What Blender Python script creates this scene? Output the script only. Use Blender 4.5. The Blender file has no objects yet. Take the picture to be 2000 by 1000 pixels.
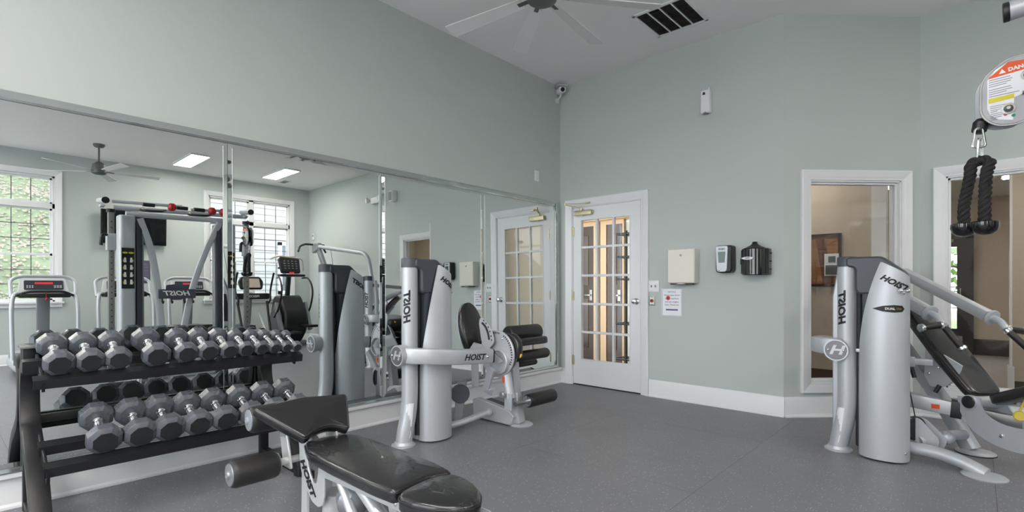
import bpy, bmesh, math, random
from mathutils import Matrix, Vector
PI = math.pi
random.seed(4)
SC = bpy.context.scene
COL = SC.collection

def lin(r, g, b):
    def f(c):
        c /= 255.0
        return c/12.92 if c <= 0.04045 else ((c+0.055)/1.055)**2.4
    return (f(r), f(g), f(b), 1.0)

# ---------------------------------------------------------------- camera
CAM = Vector((3.653, -4.837, 1.125)); YAW = 0.7408; FPX = 995.36; CXP = 1000.0; CYP = 560.16
cd = bpy.data.cameras.new('camera'); cam = bpy.data.objects.new('camera', cd); COL.objects.link(cam)
cam.location = CAM; cam.rotation_euler = (PI/2, 0, YAW)
cd.sensor_width = 36.0; cd.lens = 36.0*FPX/2000.0
cd.shift_y = (CYP-500.0)/2000.0; cd.clip_start = 0.05; cd.clip_end = 300
SC.camera = cam
# ---------------------------------------------------------------- world, exposure
W = bpy.data.worlds.new('sky'); SC.world = W; W.use_nodes = True
wn = W.node_tree.nodes; wl = W.node_tree.links
bg = wn['Background']; bg.inputs[1].default_value = 1.0
_tc = wn.new('ShaderNodeTexCoord'); _sp = wn.new('ShaderNodeSeparateXYZ'); _rp = wn.new('ShaderNodeValToRGB')
_rp.color_ramp.elements[0].position = 0.0; _rp.color_ramp.elements[0].color = (2.7, 2.78, 2.85, 1)
_rp.color_ramp.elements[1].position = 0.7; _rp.color_ramp.elements[1].color = (2.15, 2.35, 2.65, 1)
wl.new(_tc.outputs['Generated'], _sp.inputs[0]); wl.new(_sp.outputs[2], _rp.inputs[0]); wl.new(_rp.outputs[0], bg.inputs[0])
SKY = 1.6
bg.inputs[1].default_value = SKY
SC.view_settings.view_transform = 'Standard'; SC.view_settings.look = 'None'
SC.view_settings.gamma = 1.0; SC.view_settings.exposure = 0.6
SC.view_settings.use_curve_mapping = False
SC.cycles.use_denoising = True
SC.cycles.max_bounces = 10; SC.cycles.diffuse_bounces = 5; SC.cycles.glossy_bounces = 5
SC.cycles.transparent_max_bounces = 16; SC.cycles.caustics_reflective = True; SC.cycles.blur_glossy = 0.3; SC.cycles.caustics_refractive = False
SC.cycles.sample_clamp_indirect = 6.0
PANEL_E = 30.0
SPOTS = [(6.7, -1.89), (6.6, -0.35), (6.7, -5.2), (3.6, -5.3), (2.9, -6.2), (4.6, -6.8), (6.7, -6.9), (1.6, -5.6)]

# ---------------------------------------------------------------- materials
MATS = {}
def mat(name, col, rough=0.5, metal=0.0, noise=0.0, nscale=20, bump=0.0, bscale=80, spec=0.5, emit=None, es=0.0, coat=0.0, stretch=None, rvar=0.0):
    if name in MATS: return MATS[name]
    m = bpy.data.materials.new(name); m.use_nodes = True
    nt = m.node_tree; b = nt.nodes['Principled BSDF']
    b.inputs['Base Color'].default_value = col; b.inputs['Roughness'].default_value = rough
    b.inputs['Metallic'].default_value = metal; b.inputs['Specular IOR Level'].default_value = spec
    b.inputs['Coat Weight'].default_value = coat
    tc = nt.nodes.new('ShaderNodeTexCoord'); mp = nt.nodes.new('ShaderNodeMapping')
    nt.links.new(tc.outputs['Object'], mp.inputs[0])
    if stretch: mp.inputs['Scale'].default_value = stretch
    if noise or rvar:
        n = nt.nodes.new('ShaderNodeTexNoise'); n.inputs['Scale'].default_value = nscale; n.inputs['Detail'].default_value = 5
        nt.links.new(mp.outputs[0], n.inputs[0])
        if noise:
            mx = nt.nodes.new('ShaderNodeMix'); mx.data_type = 'RGBA'
            mx.inputs[6].default_value = tuple(c*(1-noise) for c in col[:3])+(1,)
            mx.inputs[7].default_value = tuple(min(1, c*(1+noise)) for c in col[:3])+(1,)
            nt.links.new(n.outputs[0], mx.inputs[0]); nt.links.new(mx.outputs[2], b.inputs['Base Color'])
        if rvar:
            mr = nt.nodes.new('ShaderNodeMapRange'); mr.inputs[1].default_value = 0.3; mr.inputs[2].default_value = 0.7
            mr.inputs[3].default_value = max(0.02, rough-rvar); mr.inputs[4].default_value = rough+rvar
            nt.links.new(n.outputs[0], mr.inputs[0]); nt.links.new(mr.outputs[0], b.inputs['Roughness'])
    if bump:
        n2 = nt.nodes.new('ShaderNodeTexNoise'); n2.inputs['Scale'].default_value = bscale; n2.inputs['Detail'].default_value = 4
        bp = nt.nodes.new('ShaderNodeBump'); bp.inputs['Strength'].default_value = bump; bp.inputs['Distance'].default_value = 0.002
        nt.links.new(mp.outputs[0], n2.inputs[0]); nt.links.new(n2.outputs[0], bp.inputs['Height'])
        nt.links.new(bp.outputs[0], b.inputs['Normal'])
    if emit:
        b.inputs['Emission Color'].default_value = emit; b.inputs['Emission Strength'].default_value = es
    MATS[name] = m; return m

def glass_mat(name, tint=(1, 1, 1, 1), ior=1.5):
    m = bpy.data.materials.new(name); m.use_nodes = True; nt = m.node_tree; nt.nodes.clear()
    o = nt.nodes.new('ShaderNodeOutputMaterial'); t = nt.nodes.new('ShaderNodeBsdfTransparent'); t.inputs[0].default_value = tint
    g = nt.nodes.new('ShaderNodeBsdfGlossy'); g.inputs['Roughness'].default_value = 0.0
    f = nt.nodes.new('ShaderNodeFresnel'); f.inputs[0].default_value = ior
    x = nt.nodes.new('ShaderNodeMixShader')
    gm = nt.nodes.new('ShaderNodeNewGeometry'); iv = nt.nodes.new('ShaderNodeMath'); iv.operation = 'SUBTRACT'; iv.inputs[0].default_value = 1.0
    ml = nt.nodes.new('ShaderNodeMath'); ml.operation = 'MULTIPLY'; nt.links.new(gm.outputs['Backfacing'], iv.inputs[1]); nt.links.new(f.outputs[0], ml.inputs[0]); nt.links.new(iv.outputs[0], ml.inputs[1])
    nt.links.new(ml.outputs[0], x.inputs[0]); nt.links.new(t.outputs[0], x.inputs[1]); nt.links.new(g.outputs[0], x.inputs[2])
    nt.links.new(x.outputs[0], o.inputs[0]); MATS[name] = m; return m

wall_m = mat('wall_paint', lin(186, 193, 191), 0.75, bump=0.15, bscale=220, noise=0.015, nscale=2, spec=0.25)
ceil_m = mat('ceiling_paint', lin(240, 238, 239), 0.9, bump=0.1, bscale=200, spec=0.2)
trim_m = mat('white_trim', lin(226, 227, 230), 0.38, noise=0.02, nscale=4)
door_m = mat('door_paint', lin(222, 224, 228), 0.35, noise=0.015, nscale=3)
beige_m = mat('beige_paint', lin(196, 186, 170), 0.8, noise=0.02, nscale=2)
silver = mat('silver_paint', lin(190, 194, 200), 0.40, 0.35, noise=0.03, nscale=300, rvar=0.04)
silver_d = mat('silver_paint_dark', lin(150, 153, 158), 0.4, 0.6, noise=0.04, nscale=200)  # a darker silver of its own for caps, masts and plates
capgrey = mat('grey_cap_plastic', lin(70, 75, 85), 0.42, noise=0.05, nscale=150, bump=0.1, bscale=400)
dark_p = mat('black_plastic', lin(28, 29, 32), 0.42, noise=0.05, nscale=100)
gloss_b = mat('gloss_black_plastic', lin(14, 14, 17), 0.12, coat=0.5)
chrome = mat('chrome', lin(225, 226, 228), 0.16, 1.0, rvar=0.06, nscale=60)
steel = mat('brushed_steel', lin(150, 150, 150), 0.38, 0.9, rvar=0.08, nscale=80)
brass = mat('brass', lin(196, 188, 156), 0.35, 0.8)
blacksteel = mat('black_painted_steel', lin(20, 21, 25), 0.42, noise=0.3, nscale=60, bump=0.15, bscale=120)
foam = mat('black_foam', lin(34, 33, 34), 0.45, noise=0.1, nscale=14, bump=0.25, bscale=60)
rubber = mat('dumbbell_rubber', lin(84, 88, 96), 0.30, noise=0.07, nscale=30, bump=0.12, bscale=160, rvar=0.06, spec=0.7)
rubber_d = mat('dumbbell_end_rubber', lin(36, 38, 42), 0.55, noise=0.12, nscale=38, bump=0.2, bscale=160)
ivory = mat('ivory_enamel', lin(222, 219, 208), 0.35, noise=0.01)
white_p = mat('white_plastic', lin(228, 230, 232), 0.4)
ink = mat('black_ink', lin(22, 22, 24), 0.5)
inkw = mat('white_ink', lin(232, 232, 232), 0.5)
red_m = mat('red_plastic', lin(176, 32, 36), 0.4, noise=0.05)
yellow = mat('yellow_plastic', lin(236, 190, 40), 0.4)
orange = mat('orange_print', lin(222, 84, 30), 0.5)
green = mat('green_print', lin(30, 130, 90), 0.5)
blue = mat('blue_print', lin(70, 92, 128), 0.5)
yprint = mat('yellow_print', lin(214, 200, 60), 0.5)
paper = mat('paper', lin(232, 234, 240), 0.6)
greyprint = mat('grey_print', lin(130, 132, 140), 0.6)
woodd = mat('dark_wood', lin(66, 52, 44), 0.35, noise=0.25, nscale=8, stretch=(8, 8, 0.7))
tanw = mat('tan_casing', lin(198, 168, 132), 0.5)
frameb = mat('bronze_frame', lin(52, 46, 44), 0.4)
screen = mat('tv_screen', lin(16, 17, 20), 0.12)
redled = mat('red_led', lin(90, 10, 14), 0.4, emit=(0.9, 0.06, 0.08, 1), es=0.5)
blade_m = mat('fan_blade', lin(222, 222, 222), 0.6)
fanbody = mat('fan_pewter', lin(98, 98, 100), 0.45, 0.3)
glass = glass_mat('window_glass')
lampm = mat('lamp_diffuser', (1, 1, 1, 1), 0.5, emit=(1.0, 0.93, 0.84, 1), es=PANEL_E)

def mirror_mat():
    m = bpy.data.materials.new('mirror_silver'); m.use_nodes = True; b = m.node_tree.nodes['Principled BSDF']
    b.inputs['Base Color'].default_value = (0.76, 0.79, 0.78, 1); b.inputs['Metallic'].default_value = 1; b.inputs['Roughness'].default_value = 0.0
    return m
mirror = mirror_mat()
glass_edge = mat('mirror_glass_edge', lin(120, 150, 142), 0.1, 0.3)

def vinyl_mat(name, wear=False):
    m = mat(name, lin(34, 33, 35), 0.27, noise=0.12, nscale=5, coat=0.3)
    nt = m.node_tree; b = nt.nodes['Principled BSDF']; tc = nt.nodes.new('ShaderNodeTexCoord')
    fine = nt.nodes.new('ShaderNodeTexNoise'); fine.inputs['Scale'].default_value = 260
    big = nt.nodes.new('ShaderNodeTexNoise'); big.inputs['Scale'].default_value = 9
    nt.links.new(tc.outputs['Object'], fine.inputs[0]); nt.links.new(tc.outputs['Object'], big.inputs[0])
    b1 = nt.nodes.new('ShaderNodeBump'); b1.inputs['Strength'].default_value = 0.12; b1.inputs['Distance'].default_value = 0.001
    b2 = nt.nodes.new('ShaderNodeBump'); b2.inputs['Strength'].default_value = 0.25; b2.inputs['Distance'].default_value = 0.006
    nt.links.new(fine.outputs[0], b1.inputs['Height']); nt.links.new(big.outputs[0], b2.inputs['Height'])
    nt.links.new(b1.outputs[0], b2.inputs['Normal']); nt.links.new(b2.outputs[0], b.inputs['Normal'])
    if wear:   # creased, cracked vinyl in the middle of the pads
        mp = nt.nodes.new('ShaderNodeMapping'); mp.inputs['Scale'].default_value = (7, 26, 10); mp.inputs['Rotation'].default_value = (0, 0, 0.35)
        v = nt.nodes.new('ShaderNodeTexVoronoi'); v.feature = 'DISTANCE_TO_EDGE'; v.inputs['Scale'].default_value = 1.6
        n = nt.nodes.new('ShaderNodeTexNoise'); n.inputs['Scale'].default_value = 6
        r = nt.nodes.new('ShaderNodeMapRange'); r.inputs[1].default_value = 0.0; r.inputs[2].default_value = 0.06
        mk = nt.nodes.new('ShaderNodeMapRange'); mk.inputs[1].default_value = 0.58; mk.inputs[2].default_value = 0.63
        mn = nt.nodes.new('ShaderNodeMath'); mn.operation = 'SUBTRACT'; mn.inputs[0].default_value = 1.0
        mu = nt.nodes.new('ShaderNodeMath'); mu.operation = 'MULTIPLY'
        b3 = nt.nodes.new('ShaderNodeBump'); b3.inputs['Strength'].default_value = 0.9; b3.inputs['Distance'].default_value = 0.006; b3.invert = True
        nt.links.new(tc.outputs['Object'], mp.inputs[0]); nt.links.new(mp.outputs[0], v.inputs[0]); nt.links.new(tc.outputs['Object'], n.inputs[0])
        nt.links.new(v.outputs['Distance'], r.inputs[0]); nt.links.new(r.outputs[0], mn.inputs[1]); nt.links.new(n.outputs[0], mk.inputs[0])
        nt.links.new(mn.outputs[0], mu.inputs[0]); nt.links.new(mk.outputs[0], mu.inputs[1]); nt.links.new(mu.outputs[0], b3.inputs['Height'])
        nt.links.new(b2.outputs[0], b3.inputs['Normal']); nt.links.new(b3.outputs[0], b.inputs['Normal'])
    return m
vinyl = vinyl_mat('black_vinyl'); vinyl_w = vinyl_mat('cracked_black_vinyl', True)

def floor_mat():
    m = mat('speckled_rubber', lin(120, 121, 127), 0.43, noise=0.12, nscale=3, spec=0.45)
    nt = m.node_tree; b = nt.nodes['Principled BSDF']; base = b.inputs['Base Color'].links[0].from_socket
    tc = nt.nodes.new('ShaderNodeTexCoord')
    v = nt.nodes.new('ShaderNodeTexVoronoi'); v.inputs['Scale'].default_value = 70
    nt.links.new(tc.outputs['Object'], v.inputs[0])
    r = nt.nodes.new('ShaderNodeMapRange'); r.inputs[1].default_value = 0.12; r.inputs[2].default_value = 0.2; r.inputs[3].default_value = 1; r.inputs[4].default_value = 0
    nt.links.new(v.outputs['Distance'], r.inputs[0])
    sp = nt.nodes.new('ShaderNodeSeparateColor'); nt.links.new(v.outputs['Color'], sp.inputs[0])
    th = nt.nodes.new('ShaderNodeMath'); th.operation = 'GREATER_THAN'; th.inputs[1].default_value = 0.5; nt.links.new(sp.outputs[0], th.inputs[0])
    mu = nt.nodes.new('ShaderNodeMath'); mu.operation = 'MULTIPLY'; nt.links.new(r.outputs[0], mu.inputs[0]); nt.links.new(th.outputs[0], mu.inputs[1])
    mx = nt.nodes.new('ShaderNodeMix'); mx.data_type = 'RGBA'; mx.inputs[7].default_value = lin(205, 206, 212)
    nt.links.new(mu.outputs[0], mx.inputs[0]); nt.links.new(base, mx.inputs[6]); nt.links.new(mx.outputs[2], b.inputs['Base Color'])
    n2 = nt.nodes.new('ShaderNodeTexNoise'); n2.inputs['Scale'].default_value = 160; n2.inputs['Detail'].default_value = 3
    nt.links.new(tc.outputs['Object'], n2.inputs[0])
    bp = nt.nodes.new('ShaderNodeBump'); bp.inputs['Strength'].default_value = 0.35; bp.inputs['Distance'].default_value = 0.003
    nt.links.new(n2.outputs[0], bp.inputs['Height']); nt.links.new(bp.outputs[0], b.inputs['Normal'])
    return m
floor_m = floor_mat()
wood_floor = mat('grey_plank_floor', lin(176, 172, 172), 0.35, noise=0.2, nscale=3, stretch=(1.2, 12, 1))

# ---------------------------------------------------------------- geometry helpers
def V(*a): return Vector(a) if len(a) == 3 else Vector(a[0])
def at(px, py, Z):
    """world point seen at a pixel of the 2000x1000 frame, Z metres deep along the view axis"""
    s, c = math.sin(YAW), math.cos(YAW)
    R = Vector((c, s, 0)); F = Vector((-s, c, 0))
    return CAM + Z*(F + R*((px-CXP)/FPX) + Vector((0, 0, 1))*((CYP-py)/FPX))

def frame(n, up=None):
    n = n.normalized(); up = Vector(up) if up is not None else (Vector((0, 0, 1)) if abs(n.z) < 0.9 else Vector((1, 0, 0)))
    u = up.cross(n).normalized(); return u, n.cross(u).normalized(), n

def catmull(pts, k=6, closed=False):
    pts = [Vector(p) for p in pts]; out = []; n = len(pts)
    rng = range(n) if closed else range(n-1)
    for i in rng:
        if closed: p0, p1, p2, p3 = pts[i-1], pts[i], pts[(i+1) % n], pts[(i+2) % n]
        else: p0 = pts[max(i-1, 0)]; p1 = pts[i]; p2 = pts[i+1]; p3 = pts[min(i+2, n-1)]
        for j in range(k):
            t = j/k
            out.append(0.5*((2*p1)+(p2-p0)*t+(2*p0-5*p1+4*p2-p3)*t*t+(3*p1-p0-3*p2+p3)*t**3))
    if not closed: out.append(pts[-1])
    return out

def fillet(pts, r, k=5):
    pts = [Vector(p) for p in pts]; out = [pts[0]]
    for i in range(1, len(pts)-1):
        a, b, c = pts[i-1], pts[i], pts[i+1]
        d1 = a-b; d2 = c-b; rr = min(r, d1.length*0.48, d2.length*0.48)
        p = b+d1.normalized()*rr; q = b+d2.normalized()*rr
        for j in range(k+1):
            t = j/k; out.append(p*(1-t)**2+b*2*t*(1-t)+q*t*t)
    out.append(pts[-1]); return out

def round_poly(pts, r, k=4):
    n = len(pts); P = [Vector((p[0], p[1], 0)) for p in pts]; out = []
    for i in range(n):
        a, b, c = P[i-1], P[i], P[(i+1) % n]; d1 = a-b; d2 = c-b
        rr = r[i] if isinstance(r, (list, tuple)) else r
        rr = min(rr, d1.length*0.48, d2.length*0.48); p = b+d1.normalized()*rr; q = b+d2.normalized()*rr
        for j in range(k+1):
            t = j/k; v = p*(1-t)**2+b*2*t*(1-t)+q*t*t; out.append((v.x, v.y))
    return out

def circ(r, n=20, cx=0, cy=0, a0=0, a1=2*PI, ry=None):
    ry = ry or r; full = abs(a1-a0-2*PI) < 1e-6
    return [(cx+r*math.cos(a0+(a1-a0)*i/(n if full else n-1)), cy+ry*math.sin(a0+(a1-a0)*i/(n if full else n-1))) for i in range(n)]

class B:
    def __init__(s, M=None): s.bm = bmesh.new(); s.M = M
    def v(s, p):
        p = Vector(p); return s.bm.verts.new(s.M @ p if s.M else p)
    def f(s, vs):
        try: return s.bm.faces.new(vs)
        except ValueError: return None
    def box(s, c, d, R=None, bev=0.0):
        R = R or Matrix.Identity(3); c = Vector(c); hx, hy, hz = d[0]/2, d[1]/2, d[2]/2
        if bev > 0:
            b = min(bev, hx*0.9, hy*0.9, hz*0.9)
            tmp = bmesh.new(); bmesh.ops.create_cube(tmp, size=1.0)
            for q in tmp.verts: q.co = Vector((q.co.x*d[0], q.co.y*d[1], q.co.z*d[2]))
            bmesh.ops.bevel(tmp, geom=list(tmp.edges), offset=b, segments=2, affect='EDGES', profile=0.6)
            mp = {q: s.v(c+R @ q.co) for q in tmp.verts}
            for fc in tmp.faces: s.f([mp[q] for q in fc.verts])
            tmp.free(); return s
        vs = [s.v(c+R @ Vector((x, y, z))) for x in (-hx, hx) for y in (-hy, hy) for z in (-hz, hz)]
        for q in ((0, 1, 3, 2), (4, 6, 7, 5), (0, 4, 5, 1), (2, 3, 7, 6), (0, 2, 6, 4), (1, 5, 7, 3)): s.f([vs[i] for i in q])
        return s
    def box2(s, a, b, bev=0.0):
        a = Vector(a); b = Vector(b); d = b-a
        return s.box((a+b)/2, (abs(d.x), abs(d.y), abs(d.z)), bev=bev)
    def sweep(s, pts, sec, closed=False, up=None, caps=True, scales=None):
        """sec: list of (u,v); pts: path"""
        pts = [Vector(p) for p in pts]; n = len(pts); rings = []
        t0 = (pts[1]-pts[0]).normalized(); u, w, _ = frame(t0, up)
        prev = t0
        for i in range(n):
            if closed: t = (pts[(i+1) % n]-pts[i-1]).normalized()
            elif i == 0: t = t0
            elif i == n-1: t = (pts[-1]-pts[-2]).normalized()
            else:
                t = ((pts[i]-pts[i-1]).normalized()+(pts[i+1]-pts[i]).normalized())
                t = t.normalized() if t.length > 1e-6 else prev
            q = prev.rotation_difference(t); u = q @ u; w = q @ w; prev = t
            if up is not None and abs(t.dot(Vector(up))) < 0.98:
                u, w, _ = frame(t, up)
            k = scales[i] if scales else 1.0
            rings.append([s.v(pts[i]+u*a*k+w*b*k) for a, b in sec])
        m = len(sec)
        for i in range(n if closed else n-1):
            A, Bq = rings[i], rings[(i+1) % n]
            for j in range(m): s.f([A[j], A[(j+1) % m], Bq[(j+1) % m], Bq[j]])
        if caps and not closed: s.f(rings[0][::-1]); s.f(rings[-1])
        return s
    def tube(s, pts, r, n=12, closed=False, scales=None, up=None): return s.sweep(pts, circ(r, n), closed, up, scales=scales)
    def bar(s, pts, a, b, rad=0.008, up=(0, 0, 1), closed=False):
        sec = round_poly([(-a/2, -b/2), (a/2, -b/2), (a/2, b/2), (-a/2, b/2)], rad, 2); return s.sweep(pts, sec, closed, up)
    def cyl(s, p0, p1, r, n=20, r1=None, bev=0.0):
        p0 = Vector(p0); p1 = Vector(p1); u, w, t = frame(p1-p0); r1 = r if r1 is None else r1; L = (p1-p0).length
        prof = [(0, r), (L, r1)]
        if bev > 0: prof = [(0, r-bev), (bev*0.3, r-bev*0.3), (bev, r), (L-bev, r1), (L-bev*0.3, r1-bev*0.3), (L, r1-bev)]
        return s.lathe(prof, p0, t, n)
    def lathe(s, prof, o=(0, 0, 0), axis=(0, 0, 1), n=24, a0=0, a1=2*PI):
        o = Vector(o); u, w, t = frame(Vector(axis)); rings = []
        for h, r in prof:
            if r < 1e-6: rings.append([s.v(o+t*h)])
            else: rings.append([s.v(o+t*h+(u*math.cos(2*PI*i/n)+w*math.sin(2*PI*i/n))*r) for i in range(n)])
        for A, C in zip(rings, rings[1:]):
            for i in range(n):
                j = (i+1) % n
                if len(A) == 1 and len(C) > 1: s.f([A[0], C[j], C[i]][::-1])
                elif len(C) == 1 and len(A) > 1: s.f([A[i], A[j], C[0]])
                elif len(A) > 1: s.f([A[i], A[j], C[j], C[i]])
        if len(rings[0]) > 1: s.f(rings[0][::-1])
        if len(rings[-1]) > 1: s.f(rings[-1])
        return s
    def prism(s, poly, o, U, Vv, th, bev=0.0):
        """poly extruded th along U x V (centred)"""
        o = Vector(o); U = Vector(U).normalized(); Vv = Vector(Vv).normalized(); N = U.cross(Vv).normalized()
        if sum(poly[i-1][0]*poly[i][1]-poly[i][0]*poly[i-1][1] for i in range(len(poly))) < 0: poly = poly[::-1]
        def ring(pl, h): return [s.v(o+U*x+Vv*y+N*h) for x, y in pl]
        if bev > 0:
            ip = inset(poly, bev)
            R = [ring(ip, -th/2), ring(poly, -th/2+bev), ring(poly, th/2-bev), ring(ip, th/2)]
        else: R = [ring(poly, -th/2), ring(poly, th/2)]
        m = len(poly)
        for A, C in zip(R, R[1:]):
            for j in range(m): s.f([A[j], A[(j+1) % m], C[(j+1) % m], C[j]])
        s.f(R[0][::-1]); s.f(R[-1]); return s
    def pad(s, poly, o, U, Vv, th, puff=0.012, rnd=0.018):
        """upholstered pad: top at +N, rounded edge, crowned top"""
        o = Vector(o); U = Vector(U).normalized(); Vv = Vector(Vv).normalized(); N = U.cross(Vv).normalized()
        if sum(poly[i-1][0]*poly[i][1]-poly[i][0]*poly[i-1][1] for i in range(len(poly))) < 0: poly = poly[::-1]
        cx = sum(p[0] for p in poly)/len(poly); cy = sum(p[1] for p in poly)/len(poly)
        lv = [(inset(poly, 0.012), -th), (inset(poly, 0.003), -th+0.004), (poly, -th+0.012), (poly, -rnd)]
        for a in (25, 50, 70, 90):
            t = math.radians(a); lv.append((inset(poly, rnd*(1-math.cos(t))), -rnd+rnd*math.sin(t)))
        ip = inset(poly, rnd)
        for k in (0.9, 0.75, 0.55, 0.3): lv.append(([(cx+(x-cx)*k, cy+(y-cy)*k) for x, y in ip], puff*(1-k**2.2)))
        R = [[s.v(o+U*x+Vv*y+N*h) for x, y in pl] for pl, h in lv]; m = len(poly)
        for A, C in zip(R, R[1:]):
            for j in range(m): s.f([A[j], A[(j+1) % m], C[(j+1) % m], C[j]])
        s.f(R[0][::-1]); c = s.v(o+U*cx+Vv*cy+N*puff)
        for j in range(m): s.f([R[-1][j], R[-1][(j+1) % m], c])
        return s
    def ball(s, c, r, n=12, sc=(1, 1, 1)):
        c = Vector(c); rings = []
        for i in range(1, n//2):
            t = PI*i/(n//2); rings.append([s.v(c+Vector((r*sc[0]*math.sin(t)*math.cos(2*PI*j/n), r*sc[1]*math.sin(t)*math.sin(2*PI*j/n), r*sc[2]*math.cos(t)))) for j in range(n)])
        top = s.v(c+Vector((0, 0, r*sc[2]))); bot = s.v(c-Vector((0, 0, r*sc[2])))
        for j in range(n):
            s.f([top, rings[0][j], rings[0][(j+1) % n]]); s.f([rings[-1][(j+1) % n], rings[-1][j], bot])
            for A, C in zip(rings, rings[1:]): s.f([A[j], C[j], C[(j+1) % n], A[(j+1) % n]])
        return s

def inset(poly, d):
    n = len(poly); out = []
    for i in range(n):
        a = Vector(poly[i-1]).to_2d() if False else Vector((poly[i-1][0], poly[i-1][1])); b = Vector((poly[i][0], poly[i][1])); c = Vector((poly[(i+1) % n][0], poly[(i+1) % n][1]))
        e1 = (b-a); e2 = (c-b)
        if e1.length < 1e-7: e1 = e2.copy()
        if e2.length < 1e-7: e2 = e1.copy()
        e1.normalize(); e2.normalize(); n1 = Vector((-e1.y, e1.x)); n2 = Vector((-e2.y, e2.x)); m = n1+n2
        if m.length < 1e-4: m = n1
        m.normalize(); k = d/max(0.45, m.dot(n1)); out.append((b.x+m.x*k, b.y+m.y*k))
    return out

WM = {}
def reg(o, M): WM[o.name] = M
def tag(o, label=None, cat=None, group=None, kind=None):
    if label: o['label'] = label
    if cat: o['category'] = cat
    if group: o['group'] = group
    if kind: o['kind'] = kind
    return o
def thing(name, label, cat, loc=(0, 0, 0), rotz=0.0, group=None):
    o = bpy.data.objects.new(name, None); COL.objects.link(o); o.empty_display_size = 0.1
    o.location = loc; o.rotation_euler = (0, 0, rotz)
    reg(o, Matrix.Translation(Vector(loc)) @ Matrix.Rotation(rotz, 4, 'Z')); return tag(o, label, cat, group)
def obj(name, b, m, parent=None, ang=35, local=False, origin=None):
    """link the builder's mesh; builder coordinates are world ones unless local=True (the thing's own frame)"""
    bm = b.bm
    M = WM[parent.name] if parent is not None else (Matrix.Translation(Vector(origin)) if origin is not None else Matrix.Identity(4))
    if not local: bm.transform(M.inverted())
    bmesh.ops.recalc_face_normals(bm, faces=bm.faces)
    me = bpy.data.meshes.new(name); bm.to_mesh(me); bm.free()
    for mm in (m if isinstance(m, (list, tuple)) else [m]): me.materials.append(mm)
    for p in me.polygons: p.use_smooth = True
    me.set_sharp_from_angle(angle=math.radians(ang))
    o = bpy.data.objects.new(name, me); COL.objects.link(o)
    if parent is not None: o.parent = parent
    elif origin is not None: o.location = origin
    reg(o, M); return o
def struct(name, b, m, parent=None, label=None, origin=None):
    o = obj(name, b, m, parent, 30, origin=origin)
    if parent is None: o['kind'] = 'structure'
    if label: o['label'] = label
    return o
def sroot(name, label, loc=(0, 0, 0)):
    o = bpy.data.objects.new(name, None); COL.objects.link(o); o.location = loc; o['kind'] = 'structure'
    if label: o['label'] = label
    reg(o, Matrix.Translation(Vector(loc))); return o
def copy_tree(o, parent=None):
    c = o.copy(); COL.objects.link(c); c.parent = parent; reg(c, WM[o.name])
    for ch in o.children: copy_tree(ch, c)
    return c
def dup(root, loc, rotz, label, scale=None, rot=None):
    c = copy_tree(root); c.location = loc; c.rotation_euler = rot if rot else (0, 0, rotz); c['label'] = label
    if scale: c.scale = (scale,)*3
    return c
def text(name, s, M, size, m, parent, ext=0.0006, shear=0.0, bold=0.0, align='CENTER', xs=1.0):
    """flat lettering; M maps text plane (x right, y up) to world"""
    cu = bpy.data.curves.new(name, 'FONT'); cu.body = s; cu.size = size; cu.extrude = ext; cu.shear = shear; cu.offset = bold
    cu.align_x = align; cu.align_y = 'CENTER'; cu.resolution_u = 2
    t = bpy.data.objects.new(name+'_curve', cu); me = bpy.data.meshes.new_from_object(t)
    bpy.data.objects.remove(t)
    P = WM[parent.name] if parent else Matrix.Identity(4)
    me.transform(P.inverted() @ M @ Matrix.Diagonal((xs, 1, 1, 1)))
    me.materials.clear(); me.materials.append(m)
    o = bpy.data.objects.new(name, me); COL.objects.link(o); o.parent = parent; reg(o, P); return o
def basis(o, X, Y):
    X = Vector(X).normalized(); Y = Vector(Y); Y = (Y-X*Y.dot(X)).normalized(); Z = X.cross(Y); o = Vector(o)
    return Matrix(((X.x, Y.x, Z.x, o.x), (X.y, Y.y, Z.y, o.y), (X.z, Y.z, Z.z, o.z), (0, 0, 0, 1)))

# ================================================================ THE SETTING
HC = 3.49; RW = 7.84; K = 0.8655; X2 = 2.413; X3 = X2+K; YF = -7.6
DG = Vector((1, 1, 0)).normalized(); DN = Vector((1, -1, 0)).normalized()     # diagonal wall: direction, room-side normal

def wall(name, p0, p1, h, holes=(), th=0.12, side=1, z0=0.0, m=wall_m):
    """wall from p0 to p1 (x,y); thickness goes to the left of the direction when side=1; holes (u0,u1,z0,z1)"""
    p0 = Vector((p0[0], p0[1], 0)); p1 = Vector((p1[0], p1[1], 0)); L = (p1-p0).length; d = (p1-p0)/L
    nrm = Vector((-d.y, d.x, 0))*side; b = B()
    us = sorted({0, L}|{u for q in holes for u in q[:2]}); zs = sorted({z0, h}|{z for q in holes for z in q[2:]})
    for ua, ub in zip(us, us[1:]):
        for za, zb in zip(zs, zs[1:]):
            um, zm = (ua+ub)/2, (za+zb)/2
            if any(q[0] < um < q[1] and q[2] < zm < q[3] for q in holes): continue
            c = p0+d*um+nrm*th/2+Vector((0, 0, zm))
            b.box(c, (ub-ua, th, zb-za), Matrix((d, nrm, Vector((0, 0, 1)))).transposed())
    bmesh.ops.remove_doubles(b.bm, verts=b.bm.verts, dist=1e-5)
    # drop the doubled inner faces between cells
    seen = {}
    for f_ in list(b.bm.faces):
        k_ = tuple(sorted(v_.index for v_ in f_.verts)) if False else tuple(sorted((round(v_.co.x, 4), round(v_.co.y, 4), round(v_.co.z, 4)) for v_ in f_.verts))
        seen.setdefault(k_, []).append(f_)
    kill = [f_ for v_ in seen.values() if len(v_) > 1 for f_ in v_]
    bmesh.ops.delete(b.bm, geom=kill, context='FACES')
    return struct(name, b, m)

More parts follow.
